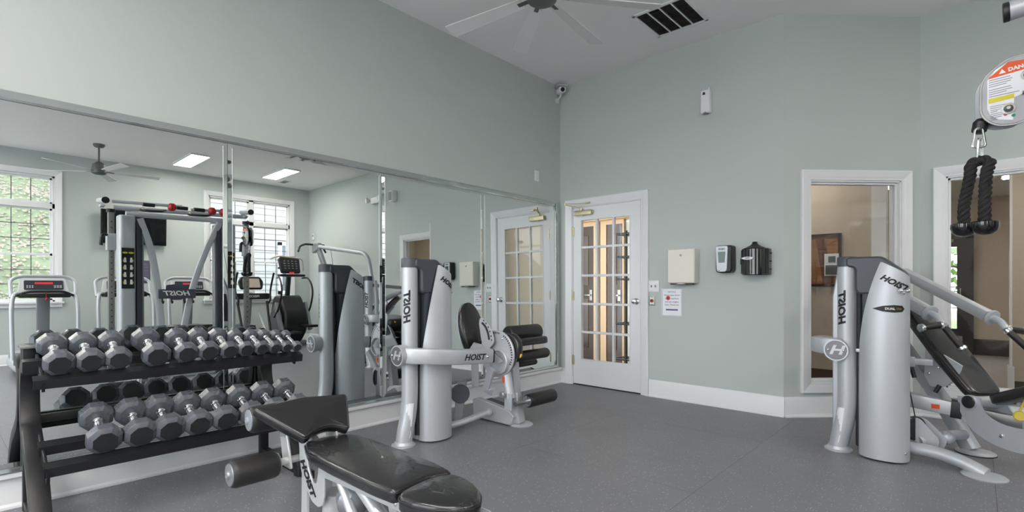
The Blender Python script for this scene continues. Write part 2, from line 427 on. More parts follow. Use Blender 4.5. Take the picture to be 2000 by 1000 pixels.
# floor: rubber tiles on a slab
fl = B(); fl.box2((-0.2, YF-0.2, -0.15), (RW+0.2, 1.1, -0.012)); floor = struct('floor', fl, mat('slab', lin(60, 60, 62), 0.8), label='dark grey speckled rubber gym floor')
TS = 1.22; tmesh = None
tx0, ty0 = 0.065, -0.9
i0 = 0
for i in range(-1, 7):
    for j in range(-6, 2):
        xa = max(0.0, tx0+i*TS); xb = min(RW, tx0+(i+1)*TS); ya = max(YF, ty0+j*TS); yb = min(K, ty0+(j+1)*TS)
        if xb-xa < 0.02 or yb-ya < 0.02: continue
        g = 0.0007
        b = B()
        b.box2((xa+g, ya+g, -0.012), (xb-g, yb-g, 0.0))
        obj('rubber_tile', b, floor_m, floor)
b = B(); b.box2((-0.2, YF-0.2, HC), (RW+0.2, 1.0, HC+0.12)); ceiling = struct('ceiling', b, ceil_m, label='flat light grey painted ceiling')

DOORX0, DOORX1, DOORH = 0.189, 1.048, 2.031
wall_left = wall('wall_left', (0, YF), (0, 0.0), HC, side=1)
wall_back = wall('wall_back', (-0.12, 0), (X2, 0), HC, [(DOORX0-0.012+0.12, DOORX1+0.012+0.12, 0, DOORH+0.012)], side=1)
wall_diag = wall('wall_diagonal', (X2, 0), (X3, K), HC, [(0.233, 1.052, 0.292, 2.05)], side=1)
W3 = [(3.452-X3, 4.24-X3, 0.27, 2.062)]
wall_b2 = wall('wall_back_right', (X3, K), (RW+0.12, K), HC, W3, side=1)
WIN = [(-5.22, -3.57), (-1.245, 0.415)]
wall_right = wall('wall_right', (RW, K), (RW, YF), HC, [(K-yb, K-ya, 1.0, 3.1) for ya, yb in WIN], side=1)
FILL_WIN = [(0.2, 1.5), (1.65, 2.95), (5.2, 7.5)]
wall_front = wall('wall_front', (RW+0.12, YF), (-0.12, YF), HC, [(RW+0.12-xb, RW+0.12-xa, 0.35, 3.15) for xa, xb in FILL_WIN], side=1)
for o_, l_ in ((wall_left, 'pale grey green wall above the mirrors'), (wall_back, 'pale grey green wall with the white door and dispensers'), (wall_diag, 'short angled grey green wall with inner window'),
               (wall_b2, 'grey green wall behind the rope handle'), (wall_right, 'window wall seen in the mirror'), (wall_front, 'wall behind the camera')): o_['label'] = l_

def baseboard(name, pts, nrm_side=-1, h=0.172, th=0.018):
    b = B(); z = Vector((0, 0, 0))
    for a, c in zip(pts, pts[1:]):
        a = Vector((a[0], a[1], 0)); c = Vector((c[0], c[1], 0)); d = (c-a).normalized(); n = Vector((-d.y, d.x, 0))*nrm_side
        prof = [(0, 0), (th+0.012, 0), (th+0.012, 0.012), (th+0.006, 0.020), (th, 0.024), (th, h-0.028), (th-0.004, h-0.020), (th-0.006, h-0.010), (th-0.012, h), (0, h)]
        ring = []
        for p in (a, c): ring.append([b.v(p+n*x+Vector((0, 0, y))) for x, y in prof])
        m = len(prof)
        for j in range(m): b.f([ring[0][j], ring[0][(j+1) % m], ring[1][(j+1) % m], ring[1][j]])
        b.f(ring[0][::-1]); b.f(ring[1])
    return struct(name, b, trim_m)
baseboard('baseboard_left', [(0, YF), (0, 0)], -1, 0.165, 0.03)
baseboard('baseboard_back', [(1.15, 0), (X2+0.008, 0)], -1)
baseboard('baseboard_corner', [(0.03, 0), (0.09, 0)], -1)
baseboard('baseboard_diagonal', [(X2, 0), (X3+0.004, K)], -1)
baseboard('baseboard_back_right', [(X3, K), (RW, K)], -1)
baseboard('baseboard_right', [(RW, K), (RW, YF)], -1)
baseboard('baseboard_front', [(RW, YF), (0, YF)], -1)

def casing(parent, o, U, N, w, z0, z1, cw=0.085, bottom=True, name='casing', to_floor=False, m=None):
    """moulded picture-frame casing round an opening: o = left foot point on wall, U along wall, N room side"""
    o = Vector(o); U = Vector(U); N = Vector(N); Zv = Vector((0, 0, 1)); m = m or trim_m
    prof = [(0, 0), (0, 0.012), (0.008, 0.016), (0.022, 0.016), (0.03, 0.021), (cw-0.02, 0.027), (cw-0.008, 0.03), (cw, 0.026), (cw, 0)]
    def piece(a, b_, outa, outb, inward):
        # a,b_ inner corner points; outa/outb unit mitre direction per end
        bb = B(); ra = [bb.v(a+outa*x+N*y) for x, y in prof]; rb = [bb.v(b_+outb*x+N*y) for x, y in prof]; mm = len(prof)
        for j in range(mm): bb.f([ra[j], ra[(j+1) % mm], rb[(j+1) % mm], rb[j]])
        bb.f(ra[::-1]); bb.f(rb); obj(name, bb, m, parent)
    BL = o+Zv*z0; BR = o+U*w+Zv*z0; TL = o+Zv*z1; TR = o+U*w+Zv*z1
    piece(BL, TL, -U-(Zv if bottom else Zv*0), -U+Zv, U)
    piece(BR, TR, U-(Zv if bottom else Zv*0), U+Zv, -U)
    piece(TL, TR, -U+Zv, U+Zv, -Zv)
    if bottom: piece(BL, BR, -U-Zv, U-Zv, Zv)

# ---------------------------------------------------------------- door_1 (white french door)
d1 = sroot('door_1', 'white fifteen-light glazed door in the back wall', (DOORX0, 0, 0))
casing(d1, (DOORX0-0.012, 0, 0), (1, 0, 0), (0, -1, 0), DOORX1-DOORX0+0.024, 0, DOORH+0.012, bottom=False)
jb = B()
for x in (DOORX0-0.012, DOORX1+0.002): jb.box2((x, 0.0, 0), (x+0.010, 0.12, DOORH+0.012))
jb.box2((DOORX0-0.012, 0, DOORH+0.002), (DOORX1+0.012, 0.12, DOORH+0.012)); obj('jamb', jb, trim_m, d1)
y0, y1 = 0.004, 0.045
GX0, GX1 = 0.302, 0.918; GZ0, GZ1 = 0.30, 1.882    # glazed area
lf = B(); z_ = 0.012
lf.box2((DOORX0+0.002, y0, z_), (GX0, y1, DOORH)); lf.box2((GX1, y0, z_), (DOORX1-0.002, y1, DOORH))
lf.box2((GX0, y0, z_), (GX1, y1, GZ0)); lf.box2((GX0, y0, GZ1), (GX1, y1, DOORH))
leaf = obj('door_leaf', lf, door_m, d1)
mw = 0.026
cwid = (GX1-GX0-2*mw)/3; rhei = (GZ1-GZ0-4*mw)/5
for i in range(1, 3):
    x = GX0+i*cwid+(i-1)*mw; b = B(); b.box2((x, y0+0.002, GZ0), (x+mw, y1-0.002, GZ1), 0.004); obj('muntin', b, door_m, leaf)
for j in range(1, 5):
    z = GZ0+j*rhei+(j-1)*mw; b = B(); b.box2((GX0, y0+0.003, z), (GX1, y1-0.003, z+mw), 0.004); obj('muntin', b, door_m, leaf)
for i in range(3):
    for j in range(5):
        x = GX0+i*(cwid+mw); z = GZ0+j*(rhei+mw); b = B(); b.box2((x, 0.021, z), (x+cwid, 0.025, z+rhei)); obj('pane', b, glass, leaf)
b = B()
for xa, xb, za, zb in ((GX0-0.012, GX0, GZ0-0.012, GZ1+0.012), (GX1, GX1+0.012, GZ0-0.012, GZ1+0.012), (GX0, GX1, GZ0-0.012, GZ0), (GX0, GX1, GZ1, GZ1+0.012)):
    b.box2((xa, y0-0.004, za), (xb, y0, zb), 0.0015)
obj('glazing_bead', b, door_m, leaf)
kb = B(); kx = 1.0
kb.lathe([(0, 0.032), (0.004, 0.033), (0.009, 0.028), (0.012, 0.014), (0.03, 0.012), (0.036, 0.018), (0.045, 0.027), (0.055, 0.029), (0.063, 0.024), (0.067, 0.012), (0.067, 0)], (kx, y0, 0.972), (0, -1, 0), 24)
obj('door_knob', kb, chrome, d1)
for z in (0.28, 1.02, 1.76):
    b = B(); b.box2((DOORX0-0.014, -0.004, z-0.05), (DOORX0+0.016, y0, z+0.05)); b.cyl((DOORX0, -0.006, z-0.052), (DOORX0, -0.006, z+0.052), 0.0065, 10); b.ball((DOORX0, -0.006, z+0.056), 0.007, 8); obj('hinge', b, brass, d1)
cl = B(); cl.box((DOORX0+0.165, -0.028, 1.965), (0.23, 0.05, 0.055), bev=0.008); cl.cyl((DOORX0+0.13, -0.028, 1.99), (DOORX0+0.13, -0.028, 2.02), 0.016, 14)
cl.cyl((DOORX0+0.27, -0.028, 1.965), (DOORX0+0.285, -0.028, 1.965), 0.02, 14); cl.cyl((DOORX0+0.145, -0.03, 1.93), (DOORX0+0.145, -0.03, 1.94), 0.014, 12)
clo = obj('door_closer', cl, brass, d1)
b = B(); b.bar([(DOORX0+0.13, -0.028, 2.025), (DOORX0+0.03, -0.20, 2.045)], 0.022, 0.008, 0.002); b.bar([(DOORX0+0.03, -0.20, 2.055), (DOORX0+0.215, -0.03, 2.07)], 0.016, 0.007, 0.002)
b.cyl((DOORX0+0.03, -0.20, 2.038), (DOORX0+0.03, -0.20, 2.064), 0.014, 12); b.box((DOORX0+0.225, -0.036, 2.07), (0.06, 0.022, 0.018), bev=0.003); obj('closer_arm', b, brass, clo)
b = B(); b.box2((DOORX0, 0.0, 0.0), (DOORX1, 0.12, 0.006)); obj('shade_strip', b, mat('door_shadow_gap', lin(40, 36, 36), 0.7), d1)  # dark strip paints in the shadow gap below the door leaf

# ---------------------------------------------------------------- window_1 (in the angled wall) and window_2 (back right)
def inner_window(name, label, o, U, N, w, z0, z1, depth=0.12):
    r = sroot(name, label, o); o = Vector(o); U = Vector(U); N = Vector(N); R = Matrix((U, -N, Vector((0, 0, 1)))).transposed()
    casing(r, o, U, N, w, z0, z1)
    b = B(); t = 0.012
    for u0_, u1_, za, zb in ((0, t, z0, z1), (w-t, w, z0, z1), (0, w, z0, z0+t), (0, w, z1-t, z1)):
        b.box(o+U*((u0_+u1_)/2)-N*depth/2+Vector((0, 0, (za+zb)/2)), (u1_-u0_, depth, zb-za), R)
    obj('jamb', b, trim_m, r)
    b = B(); s_ = 0.018
    for dd in (0.035, 0.075):
        for u0_, u1_, za, zb in ((t, t+s_, z0+t, z1-t), (w-t-s_, w-t, z0+t, z1-t), (t, w-t, z0+t, z0+t+s_), (t, w-t, z1-t-s_, z1-t)):
            b.box(o+U*((u0_+u1_)/2)-N*dd+Vector((0, 0, (za+zb)/2)), (u1_-u0_, 0.014, zb-za), R, bev=0.003)
    obj('stop', b, trim_m, r)
    b = B(); b.box(o+U*w/2-N*0.055+Vector((0, 0, (z0+z1)/2)), (w-2*t, 0.006, z1-z0-2*t), R); obj('pane', b, glass, r)
    return r
inner_window('window_1', 'tall interior window in the angled wall behind the press machine', (X2+0.233*DG.x, 0.233*DG.y, 0), DG, DN, 0.819, 0.292, 2.05)
inner_window('window_2', 'interior window behind the hanging rope', (3.452, K, 0), (1, 0, 0), (0, -1, 0), 0.788, 0.27, 2.062)

# ---------------------------------------------------------------- window_3, window_4 (outside windows on the right wall)
munt_m = mat('backlit_grille', lin(112, 116, 120), 0.5)  # grey puts the backlit shade of the bars into their colour
def outer_window(name, label, ya, yb):
    r = sroot(name, label, (RW, (ya+yb)/2, 1.0)); z0, z1 = 1.0, 3.1
    casing(r, (RW, yb, 0), (0, -1, 0), (-1, 0, 0), yb-ya, z0, z1, 0.09)
    b = B(); b.box2((RW-0.06, ya-0.11, z0-0.03), (RW+0.03, yb+0.11, z0+0.005), 0.006); obj('sill', b, trim_m, r)
    b = B()
    for y in (ya, (ya+yb)/2-0.045, yb-0.03): b.box2((RW+0.02, y, z0), (RW+0.10, y+(0.09 if abs(y-(ya+yb)/2+0.045) < 1e-6 else 0.03), z1))
    for z in (z0, 2.56, z1-0.03): b.box2((RW+0.02, ya, z), (RW+0.10, yb, z+(0.08 if z == 2.56 else 0.03)))
    obj('window_frame', b, trim_m, r)
    for s0, s1 in ((ya+0.03, (ya+yb)/2-0.045), ((ya+yb)/2+0.045, yb-0.03)):
        for za, zb, rows, xx in ((z0+0.03, 1.80, 3, 0.05), (1.78, 2.56, 3, 0.07), (2.64, z1-0.03, 1, 0.06)):
            b = B(); f_ = 0.028; x0 = RW+xx
            b.box2((x0, s0, za), (x0+0.03, s0+f_, zb)); b.box2((x0, s1-f_, za), (x0+0.03, s1, zb)); b.box2((x0, s0, za), (x0+0.03, s1, za+f_)); b.box2((x0, s0, zb-f_), (x0+0.03, s1, zb))
            sash = obj('sash', b, trim_m, r)
            ia, ib, ja, jb_ = s0+f_, s1-f_, za+f_, zb-f_
            for i in range(1, 3):
                y = ia+(ib-ia)*i/3; q = B(); q.box2((x0+0.009, y-0.006, ja), (x0+0.021, y+0.006, jb_)); obj('muntin', q, munt_m, sash)
            for j in range(1, rows):
                z = ja+(jb_-ja)*j/rows; q = B(); q.box2((x0+0.009, ia, z-0.006), (x0+0.021, ib, z+0.006)); obj('muntin', q, munt_m, sash)
            for i in range(3):
                for j in range(rows):
                    q = B(); q.box2((x0+0.013, ia+(ib-ia)*i/3, ja+(jb_-ja)*j/rows), (x0+0.017, ia+(ib-ia)*(i+1)/3, ja+(jb_-ja)*(j+1)/rows)); obj('pane', q, glass, sash)
outer_window('window_3', 'double window onto the hillside, seen in the mirror behind the treadmill', *WIN[0])
outer_window('window_4', 'double window onto pale siding, seen in the mirror behind the cable machine', *WIN[1])
for k_, (xa, xb) in enumerate(FILL_WIN):     # windows added in the unseen front wall to fill the room with daylight
    r = sroot('window_%d' % (5+k_), 'added tall window behind the camera for daylight, number %d from the mirror' % (k_+1), ((xa+xb)/2, YF, 0.35))
    casing(r, (xa, YF, 0), (1, 0, 0), (0, 1, 0), xb-xa, 0.35, 3.15, 0.09)
    b = B()
    for x in (xa, (xa+xb)/2-0.03, xb-0.04): b.box2((x, YF-0.09, 0.35), (x+(0.06 if abs(x-(xa+xb)/2+0.03) < 1e-6 else 0.04), YF-0.03, 3.15))
    for z in (0.35, 2.5, 3.11): b.box2((xa, YF-0.09, z), (xb, YF-0.03, z+(0.06 if z == 2.5 else 0.04)))
    fr = obj('window_frame', b, trim_m, r)
    for x0_, x1_ in ((xa+0.04, (xa+xb)/2-0.03), ((xa+xb)/2+0.03, xb-0.04)):
        for z0_, z1_ in ((0.39, 2.5), (2.56, 3.11)): q = B(); q.box2((x0_, YF-0.063, z0_), (x1_, YF-0.057, z1_)); obj('pane', q, glass, fr)
    L = bpy.data.lights.new('daylight_portal', 'AREA'); L.shape = 'RECTANGLE'; L.size = xb-xa; L.size_y = 2.8; L.cycles.is_portal = True
    lo = bpy.data.objects.new('daylight_portal', L); COL.objects.link(lo); lo.location = ((xa+xb)/2, YF-0.16, 1.75); lo.rotation_euler = (PI/2, 0, 0); lo.rotation_euler = (-PI/2, 0, PI)
for ya, yb in WIN:
    L = bpy.data.lights.new('daylight_portal', 'AREA'); L.shape = 'RECTANGLE'; L.size = yb-ya; L.size_y = 2.1; L.cycles.is_portal = True
    lo = bpy.data.objects.new('daylight_portal', L); COL.objects.link(lo); lo.location = (RW+0.15, (ya+yb)/2, 2.05); lo.rotation_euler = (0, PI/2, 0); lo.rotation_euler = (PI/2, 0, PI/2)

# ---------------------------------------------------------------- ceiling light panels
ceil_names = {}
def panel(i, x, y, label):
    t = thing('ceiling_light', label, 'light', (x, y, HC), 0)
    b = B()
    for a, c in (((-0.53, -0.16), (0.53, -0.14)), ((-0.53, 0.14), (0.53, 0.16)), ((-0.53, -0.14), (-0.51, 0.14)), ((0.51, -0.14), (0.53, 0.14))):
        b.box2((x+a[0], y+a[1], HC-0.03), (x+c[0], y+c[1], HC))
    obj('frame', b, white_p, t)
    b = B(); b.box2((x-0.51, y-0.14, HC-0.022), (x+0.51, y+0.14, HC-0.006)); obj('diffuser', b, lampm, t)
labs = ['lit ceiling panel left of the other in the mirror', 'lit ceiling panel right of the other in the mirror', 'lit ceiling panel beyond the far window', 'lit ceiling panel behind the camera',
        'lit ceiling panel over the foreground bench', 'lit ceiling panel at the front wall', 'lit ceiling panel in the front right corner', 'lit ceiling panel over the mirror end']
for i, (x, y) in enumerate(SPOTS): panel(i, x, y, labs[i])

# ---------------------------------------------------------------- lobby and hall beyond the glass
b = B(); b.prism([(-1.6, 0.13), (X2-0.03, 0.13), (X3-0.09, K+0.09), (X3-0.09, K+0.125), (6.2, K+0.125), (6.2, 6.8), (-1.6, 6.8)], (0, 0, -0.077), (1, 0, 0), (0, 1, 0), 0.146); lobfl = struct('floor_lobby', b, mat('lobby_slab', lin(90, 90, 90), 0.8), label='grey plank floor of the lobby beyond the windows')
pi_ = 0
for i in range(30):      # planks run along x
    ya = 1.0+i*0.19; off = (i % 3)*0.5
    if ya > 6.55: break
    x = -0.2-off
    while x < 6.1:
        xa = max(x, 2.9 if ya < 1.95 else 1.3); xb = min(x+1.5, 6.1)
        if xb-xa > 0.05 and not (xa < X3 and ya < K+0.1):
            q = B(); q.box2((xa+0.001, ya+0.001, -0.004), (xb-0.001, ya+0.189, 0.0)); obj('plank', q, wood_floor, lobfl)
        x += 1.5
b = B(); b.prism([(-1.6, 0.13), (X2+0.02, 0.13), (X2+0.02-0.05, 0.13+0.05), (X3-0.09, K+0.09), (X3-0.09, K+0.125), (6.2, K+0.125), (6.2, 6.8), (-1.6, 6.8)], (0, 0, 2.65), (1, 0, 0), (0, 1, 0), 0.1)
lobc = struct('ceiling_lobby', b, mat('lobby_ceiling', lin(200, 196, 190), 0.9), label='lobby ceiling')
wall('wall_lobby_back', (-1.5, 6.6), (6.1, 6.6), 2.6, [(3.20-0.36+1.5, 3.5+1.5, 0.02, 2.0)], m=beige_m)
wall('wall_lobby_left', (1.2, 0.14), (1.2, 6.6), 2.6, m=beige_m, side=1, th=0.1)
wall('wall_lobby_inner', (1.2, 1.9), (2.80, 1.9), 2.6, m=beige_m)
wall('wall_lobby_side', (3.905, 2.57), (6.1, 2.57), 2.6, m=beige_m)
wall('wall_lobby_right', (6.1, 6.6), (6.1, 0.99), 2.6, m=beige_m)
b = B(); b.box2((2.80, 1.86, 0), (2.93, 2.03, 2.6)); struct('trim_1', b, trim_m, label='white corner pilaster seen through the angled window')
dkb = mat('dark_baseboard', lin(70, 62, 60), 0.4)
b = B(); b.box2((1.2, 1.885, 0), (2.80, 1.9, 0.18)); struct('baseboard_lobby_inner', b, mat('brown_baseboard', lin(74, 46, 30), 0.4))
b = B(); b.box2((3.57, 6.58, 0), (6.1, 6.6, 0.26)); struct('baseboard_lobby_back', b, dkb)
b = B(); b.box2((3.93, 2.55, 0), (6.1, 2.57, 0.15)); struct('baseboard_lobby_side', b, dkb)
b = B(); b.box2((3.88, 2.53, 0), (3.93, 2.70, 0.30)); b.box2((3.895, 2.545, 0.3), (3.915, 2.69, 2.6)); struct('trim_2', b, trim_m, label='white edge of the lobby side wall')
# lobby door with glass
r = sroot('door_2', 'dark bronze glazed exit door across the lobby', (3.3, 6.58, 0))
b = B(); b.box2((2.78, 6.52, 0), (2.86, 6.62, 2.02)); b.box2((3.50, 6.50, 0), (3.60, 6.62, 2.02)); b.box2((2.78, 6.50, 1.93), (3.60, 6.62, 2.06)); obj('door_frame', b, frameb, r)
b = B(); b.box2((2.87, 6.54, 0.02), (2.98, 6.58, 1.93)); b.box2((3.39, 6.54, 0.02), (3.50, 6.58, 1.93)); b.box2((2.98, 6.54, 1.80), (3.39, 6.58, 1.93)); b.box2((2.98, 6.54, 0.02), (3.39, 6.58, 0.42)); lf = obj('door_leaf', b, frameb, r)
for z in (0.77, 1.12, 1.46): q = B(); q.box2((2.98, 6.55, z-0.008), (3.39, 6.57, z+0.008)); obj('muntin', q, frameb, lf)
for x in (3.115, 3.25): q = B(); q.box2((x-0.007, 6.55, 0.42), (x+0.007, 6.57, 1.8)); obj('muntin', q, frameb, lf)
q = B(); q.box2((2.98, 6.558, 0.42), (3.39, 6.562, 1.8)); obj('pane', q, glass, lf)
q = B(); q.box2((2.92, 6.53, 0.04), (3.46, 6.54, 0.30)); obj('kick_plate', q, steel, lf)
q = B(); q.box((3.2, 6.50, 1.90), (0.3, 0.05, 0.05), bev=0.008); q.bar([(3.3, 6.49, 1.94), (3.1, 6.40, 1.96)], 0.02, 0.01, 0.002); obj('door_closer', q, steel, lf)
q = B(); q.cyl((3.44, 6.50, 0.9), (3.44, 6.50, 1.1), 0.012, 10); q.cyl((3.44, 6.50, 0.92), (3.44, 6.54, 0.92), 0.008, 8); q.cyl((3.44, 6.50, 1.08), (3.44, 6.54, 1.08), 0.008, 8); obj('pull_handle', q, steel, lf)
# framed picture on the inner lobby wall
t = thing('framed_picture', 'large dark-framed brown picture seen through the angled window', 'picture', (2.2, 1.88, 1.25))
b = B(); fx0, fx1, fz0, fz1 = 1.86, 2.52, 1.13, 1.73
for a in ((fx0, fz0, fx1, fz0+0.03), (fx0, fz1-0.03, fx1, fz1), (fx0, fz0, fx0+0.03, fz1), (fx1-0.03, fz0, fx1, fz1)): b.box2((a[0], 1.865, a[1]), (a[2], 1.9, a[3]), 0.004)
obj('frame', b, mat('picture_frame_wood', lin(52, 34, 24), 0.3), t)
b = B(); b.box2((fx0+0.03, 1.885, fz0+0.03), (fx1-0.03, 1.895, fz1-0.03)); obj('canvas', b, mat('sepia_canvas', lin(150, 104, 62), 0.5, noise=0.35, nscale=4), t)
b = B(); b.prism([(0, 0), (0.10, 0), (0.02, 0.5), (-0.07, 0.5)], (2.34, 1.883, 1.17), (1, 0, 0), (0, 0, 1), 0.002); b.prism([(-0.22, 0), (0.02, 0), (-0.02, 0.14), (-0.22, 0.2)], (2.18, 1.8825, 1.17), (1, 0, 0), (0, 0, 1), 0.002); obj('painted_shape', b, mat('sepia_dark', lin(104, 64, 34), 0.5), t)
t = thing('small_photo', 'small white-bordered black and white photo beside the angled window', 'picture', (2.43, 1.85, 1.3))
b = B(); b.box2((2.36, 1.85, 1.25), (2.50, 1.858, 1.50)); obj('mat_board', b, paper, t)
b = B(); b.box2((2.372, 1.846, 1.262), (2.488, 1.85, 1.37)); b.box2((2.40, 1.846, 1.40), (2.47, 1.85, 1.47)); obj('photo_print', b, mat('photo_grey', lin(90, 96, 100), 0.4, noise=0.5, nscale=30), t)
# hall behind the white door
wall('wall_hall_back', (-1.6, 1.7), (1.2, 1.7), 2.6, m=mat('hall_paint', lin(196, 200, 186), 0.8))
wall('wall_hall_left', (-1.5, 0.12), (-1.5, 1.7), 2.6, m=beige_m)
b = B(); b.box2((-1.5, 0.125, -0.01), (1.19, 1.69, 0.0)); struct('floor_hall', b, mat('hall_carpet', lin(70, 58, 54), 0.9, noise=0.2, nscale=90))
for k, (xa, xb) in enumerate(((-1.32, -0.62), (-0.40, -0.13))):
    r = sroot('door_%d' % (3+k), 'dark brown panel door behind the white door' + (', left one' if k == 0 else ', right one'), ((xa+xb)/2, 1.68, 0))
    b = B(); b.box2((xa-0.10, 1.655, 0), (xa, 1.70, 2.14)); b.box2((xb, 1.655, 0), (xb+(0.10 if k == 0 else 0.025), 1.70, 2.14)); b.box2((xa, 1.655, 2.04), (xb, 1.70, 2.14)); obj('casing', b, tanw, r)
    b = B(); b.box2((xa, 1.67, 0.01), (xb, 1.70, 2.04)); dl = obj('door_leaf', b, woodd, r)
    for za, zb in ((0.2, 0.95), (1.15, 1.9)):
        q = B(); q.box2((xa+0.1, 1.66, za), (xb-0.1, 1.672, zb), 0.006); obj('door_panel', q, woodd, dl)
    q = B(); q.cyl((xb-0.06, 1.67, 1.0), (xb-0.06, 1.62, 1.0), 0.012, 10); q.box((xb-0.09, 1.62, 1.0), (0.1, 0.015, 0.02), bev=0.004); q.box((xb-0.06, 1.665, 1.0), (0.05, 0.01, 0.16), bev=0.003); obj('lever_handle', q, steel, dl)
b = B(); b.box2((-1.5, 1.5, 2.10), (1.2, 1.70, 2.6)); struct('trim_3', b, tanw, label='tan header over the hall doors')
t = thing('wire_shelf', 'black wire shelf seen through the right panes of the door', 'shelf', (0.3, 1.55, 0))
for x in (0.08, 0.65):
    for y in (1.40, 1.64):
        q = B(); q.cyl((x, y, 0), (x, y, 1.9), 0.018, 10); obj('post', q, blacksteel, t)
for z in (0.12, 0.61, 1.23, 1.54, 1.86):
    q = B()
    for y in (1.40, 1.64): q.tube([(-0.10, y, z), (0.65, y, z)], 0.014, 8)
    for x in (-0.10, 0.65): q.tube([(x, 1.40, z), (x, 1.64, z)], 0.009, 8)
    for i in range(1, 12): q.tube([(-0.10+0.75*i/12, 1.40, z), (-0.10+0.75*i/12, 1.64, z)], 0.003, 6)
    obj('shelf', q, blacksteel, t)
for i, (x, y, lb) in enumerate(((4.4, 4.6, 'lobby ceiling panel near the exit door'), (4.6, 1.7, 'lobby ceiling panel near the gym window'), (2.1, 1.35, 'lobby ceiling panel by the framed picture'), (0.2, 0.9, 'hall ceiling panel behind the white door'), (2.3, 4.4, 'lobby ceiling panel over the plank floor'))):
    t = thing('ceiling_light', lb, 'light', (x, y, 2.6)); sx_ = 0.3 if i in (2, 3) else 0.5
    q = B(); q.box2((x-sx_-0.02, y-0.17, 2.585), (x+sx_+0.02, y+0.17, 2.6)); obj('frame', q, white_p, t)
    q = B(); q.box2((x-sx_, y-0.15, 2.575), (x+sx_, y+0.15, 2.585)); obj('diffuser', q, mat('lobby_lamp', (1, 1, 1, 1), 0.5, emit=(1.0, 0.9, 0.78, 1), es=9.0) if i != 3 else mat('hall_lamp', (1, 1, 1, 1), 0.5, emit=(1.0, 0.88, 0.72, 1), es=1.1), t)

# ---------------------------------------------------------------- outdoors
grass = mat('hill_grass', lin(120, 128, 100), 0.95, noise=0.45, nscale=7)
leafm = mat('leaf_green', lin(92, 124, 62), 0.7, noise=0.4, nscale=5); barkm = mat('bark', lin(92, 78, 64), 0.9, noise=0.3, nscale=20)
deadl = mat('dead_leaves', lin(150, 138, 124), 0.9, noise=0.4, nscale=12)
b = B(); b.box2((-14, -30, -0.3), (RW+0.34, YF-0.2, -0.1)); struct('reflector', b, mat('reflector_concrete', lin(206, 202, 196), 0.8, noise=0.08, nscale=2), label='added pale concrete patio behind the camera')  # unseen pale ground, added to bounce daylight up to the ceiling
b = B(); b.box2((RW+0.35, -30, -0.3), (30, 30, -0.1)); b.box2((-20, 6.95, -0.3), (RW+0.35, 30, -0.1)); gr = struct('ground', b, mat('lawn', lin(126, 142, 92), 0.95, noise=0.4, nscale=4), label='lawn outside the gym')
def hill(name, x0, x1, ya, yb, h):
    b = B(); nx, ny = 26, 34; g = []
    for i in range(nx+1):
        row = []
        for j in range(ny+1):
            t = i/nx; x = x0+(x1-x0)*t; y = ya+(yb-ya)*j/ny
            edge = min(1.0, (yb-y)/1.2) if yb > y else 0
            z = -0.2+(h*(t**0.85)+0.12*math.sin(x*2.1+y*1.3)+0.08*math.sin(y*3.7))*edge+random.uniform(-0.03, 0.03); row.append(b.v((x, y, z)))
        g.append(row)
    for i in range(nx):
        for j in range(ny): b.f([g[i][j], g[i+1][j], g[i+1][j+1], g[i][j+1]])
    return struct(name, b, grass, label='grassy leaf-strewn hillside outside the left mirror window')
hill('hillside', 9.4, 20, -16, -1.3, 6.6)
b = B()
for _ in range(9000):
    t = random.random(); x = 9.5+9.5*t; y = random.uniform(-11, -2.2); z = -0.2+6.6*(((x-9.4)/10.6)**0.85)+0.12*math.sin(x*2.1+y*1.3)+0.08*math.sin(y*3.7)+0.04
    s_ = random.uniform(0.018, 0.044); a = random.uniform(0, 6.28); q = [b.v((x+s_*math.cos(a+k), y+s_*math.sin(a+k), z+s_*0.75*math.cos(a+k)+random.uniform(0.0, 0.02))) for k in (0, 1.7, 3.3, 4.6)]; b.f(q)
o = obj('leaf_litter', b, deadl); tag(o, 'dry brown leaves scattered over the grassy hillside', 'leaves', kind='stuff')
def tree(x, y, z, h, r, label):
    t = thing('tree', label, 'tree', (x, y, z), 0, 'trees on the hillside')
    q = B(); q.tube(catmull([(x, y, z-0.3), (x+0.05, y, z+h*0.4), (x-0.05, y+0.1, z+h*0.8)], 4), 0.14, 8, scales=None); obj('trunk', q, barkm, t)
    q = B(); rnd = random.Random(int(x*10))
    for _ in range(1500):
        a = rnd.uniform(0, 6.28); e = rnd.uniform(-0.9, 1.2); rr = r*rnd.uniform(0.55, 1.0)
        c = Vector((x+rr*math.cos(a)*math.cos(e), y+rr*math.sin(a)*math.cos(e), z+h*0.75+rr*0.8*math.sin(e))); s_ = rnd.uniform(0.08, 0.2)
        u = Vector((rnd.uniform(-1, 1), rnd.uniform(-1, 1), rnd.uniform(-1, 1))).normalized(); w = u.cross(Vector((0.3, 0.5, 0.8))).normalized()
        q.f([q.v(c+u*s_), q.v(c+w*s_*0.6), q.v(c-u*s_), q.v(c-w*s_*0.6)])
    obj('foliage', q, leafm, t)
for a in ((15.0, -8.6, 3.6, 3.0, 1.3, 'bushy tree low on the hillside'), (17.8, -4.6, 5.2, 3.2, 1.5, 'broad tree at the top of the hillside'), (18.2, -11.2, 5.4, 3.6, 1.6, 'tall tree at the far end of the hillside'), (18.6, -7.6, 5.7, 3.6, 1.6, 'tree on the crest of the hillside')): tree(*a)
for a in ((2.6, 17.5, -0.1, 3.4, 3.0, 'tree beyond the lobby door glass'), (9.0, 20, -0.1, 5.0, 2.4, 'tree farther beyond the lobby door glass')): tree(*a)
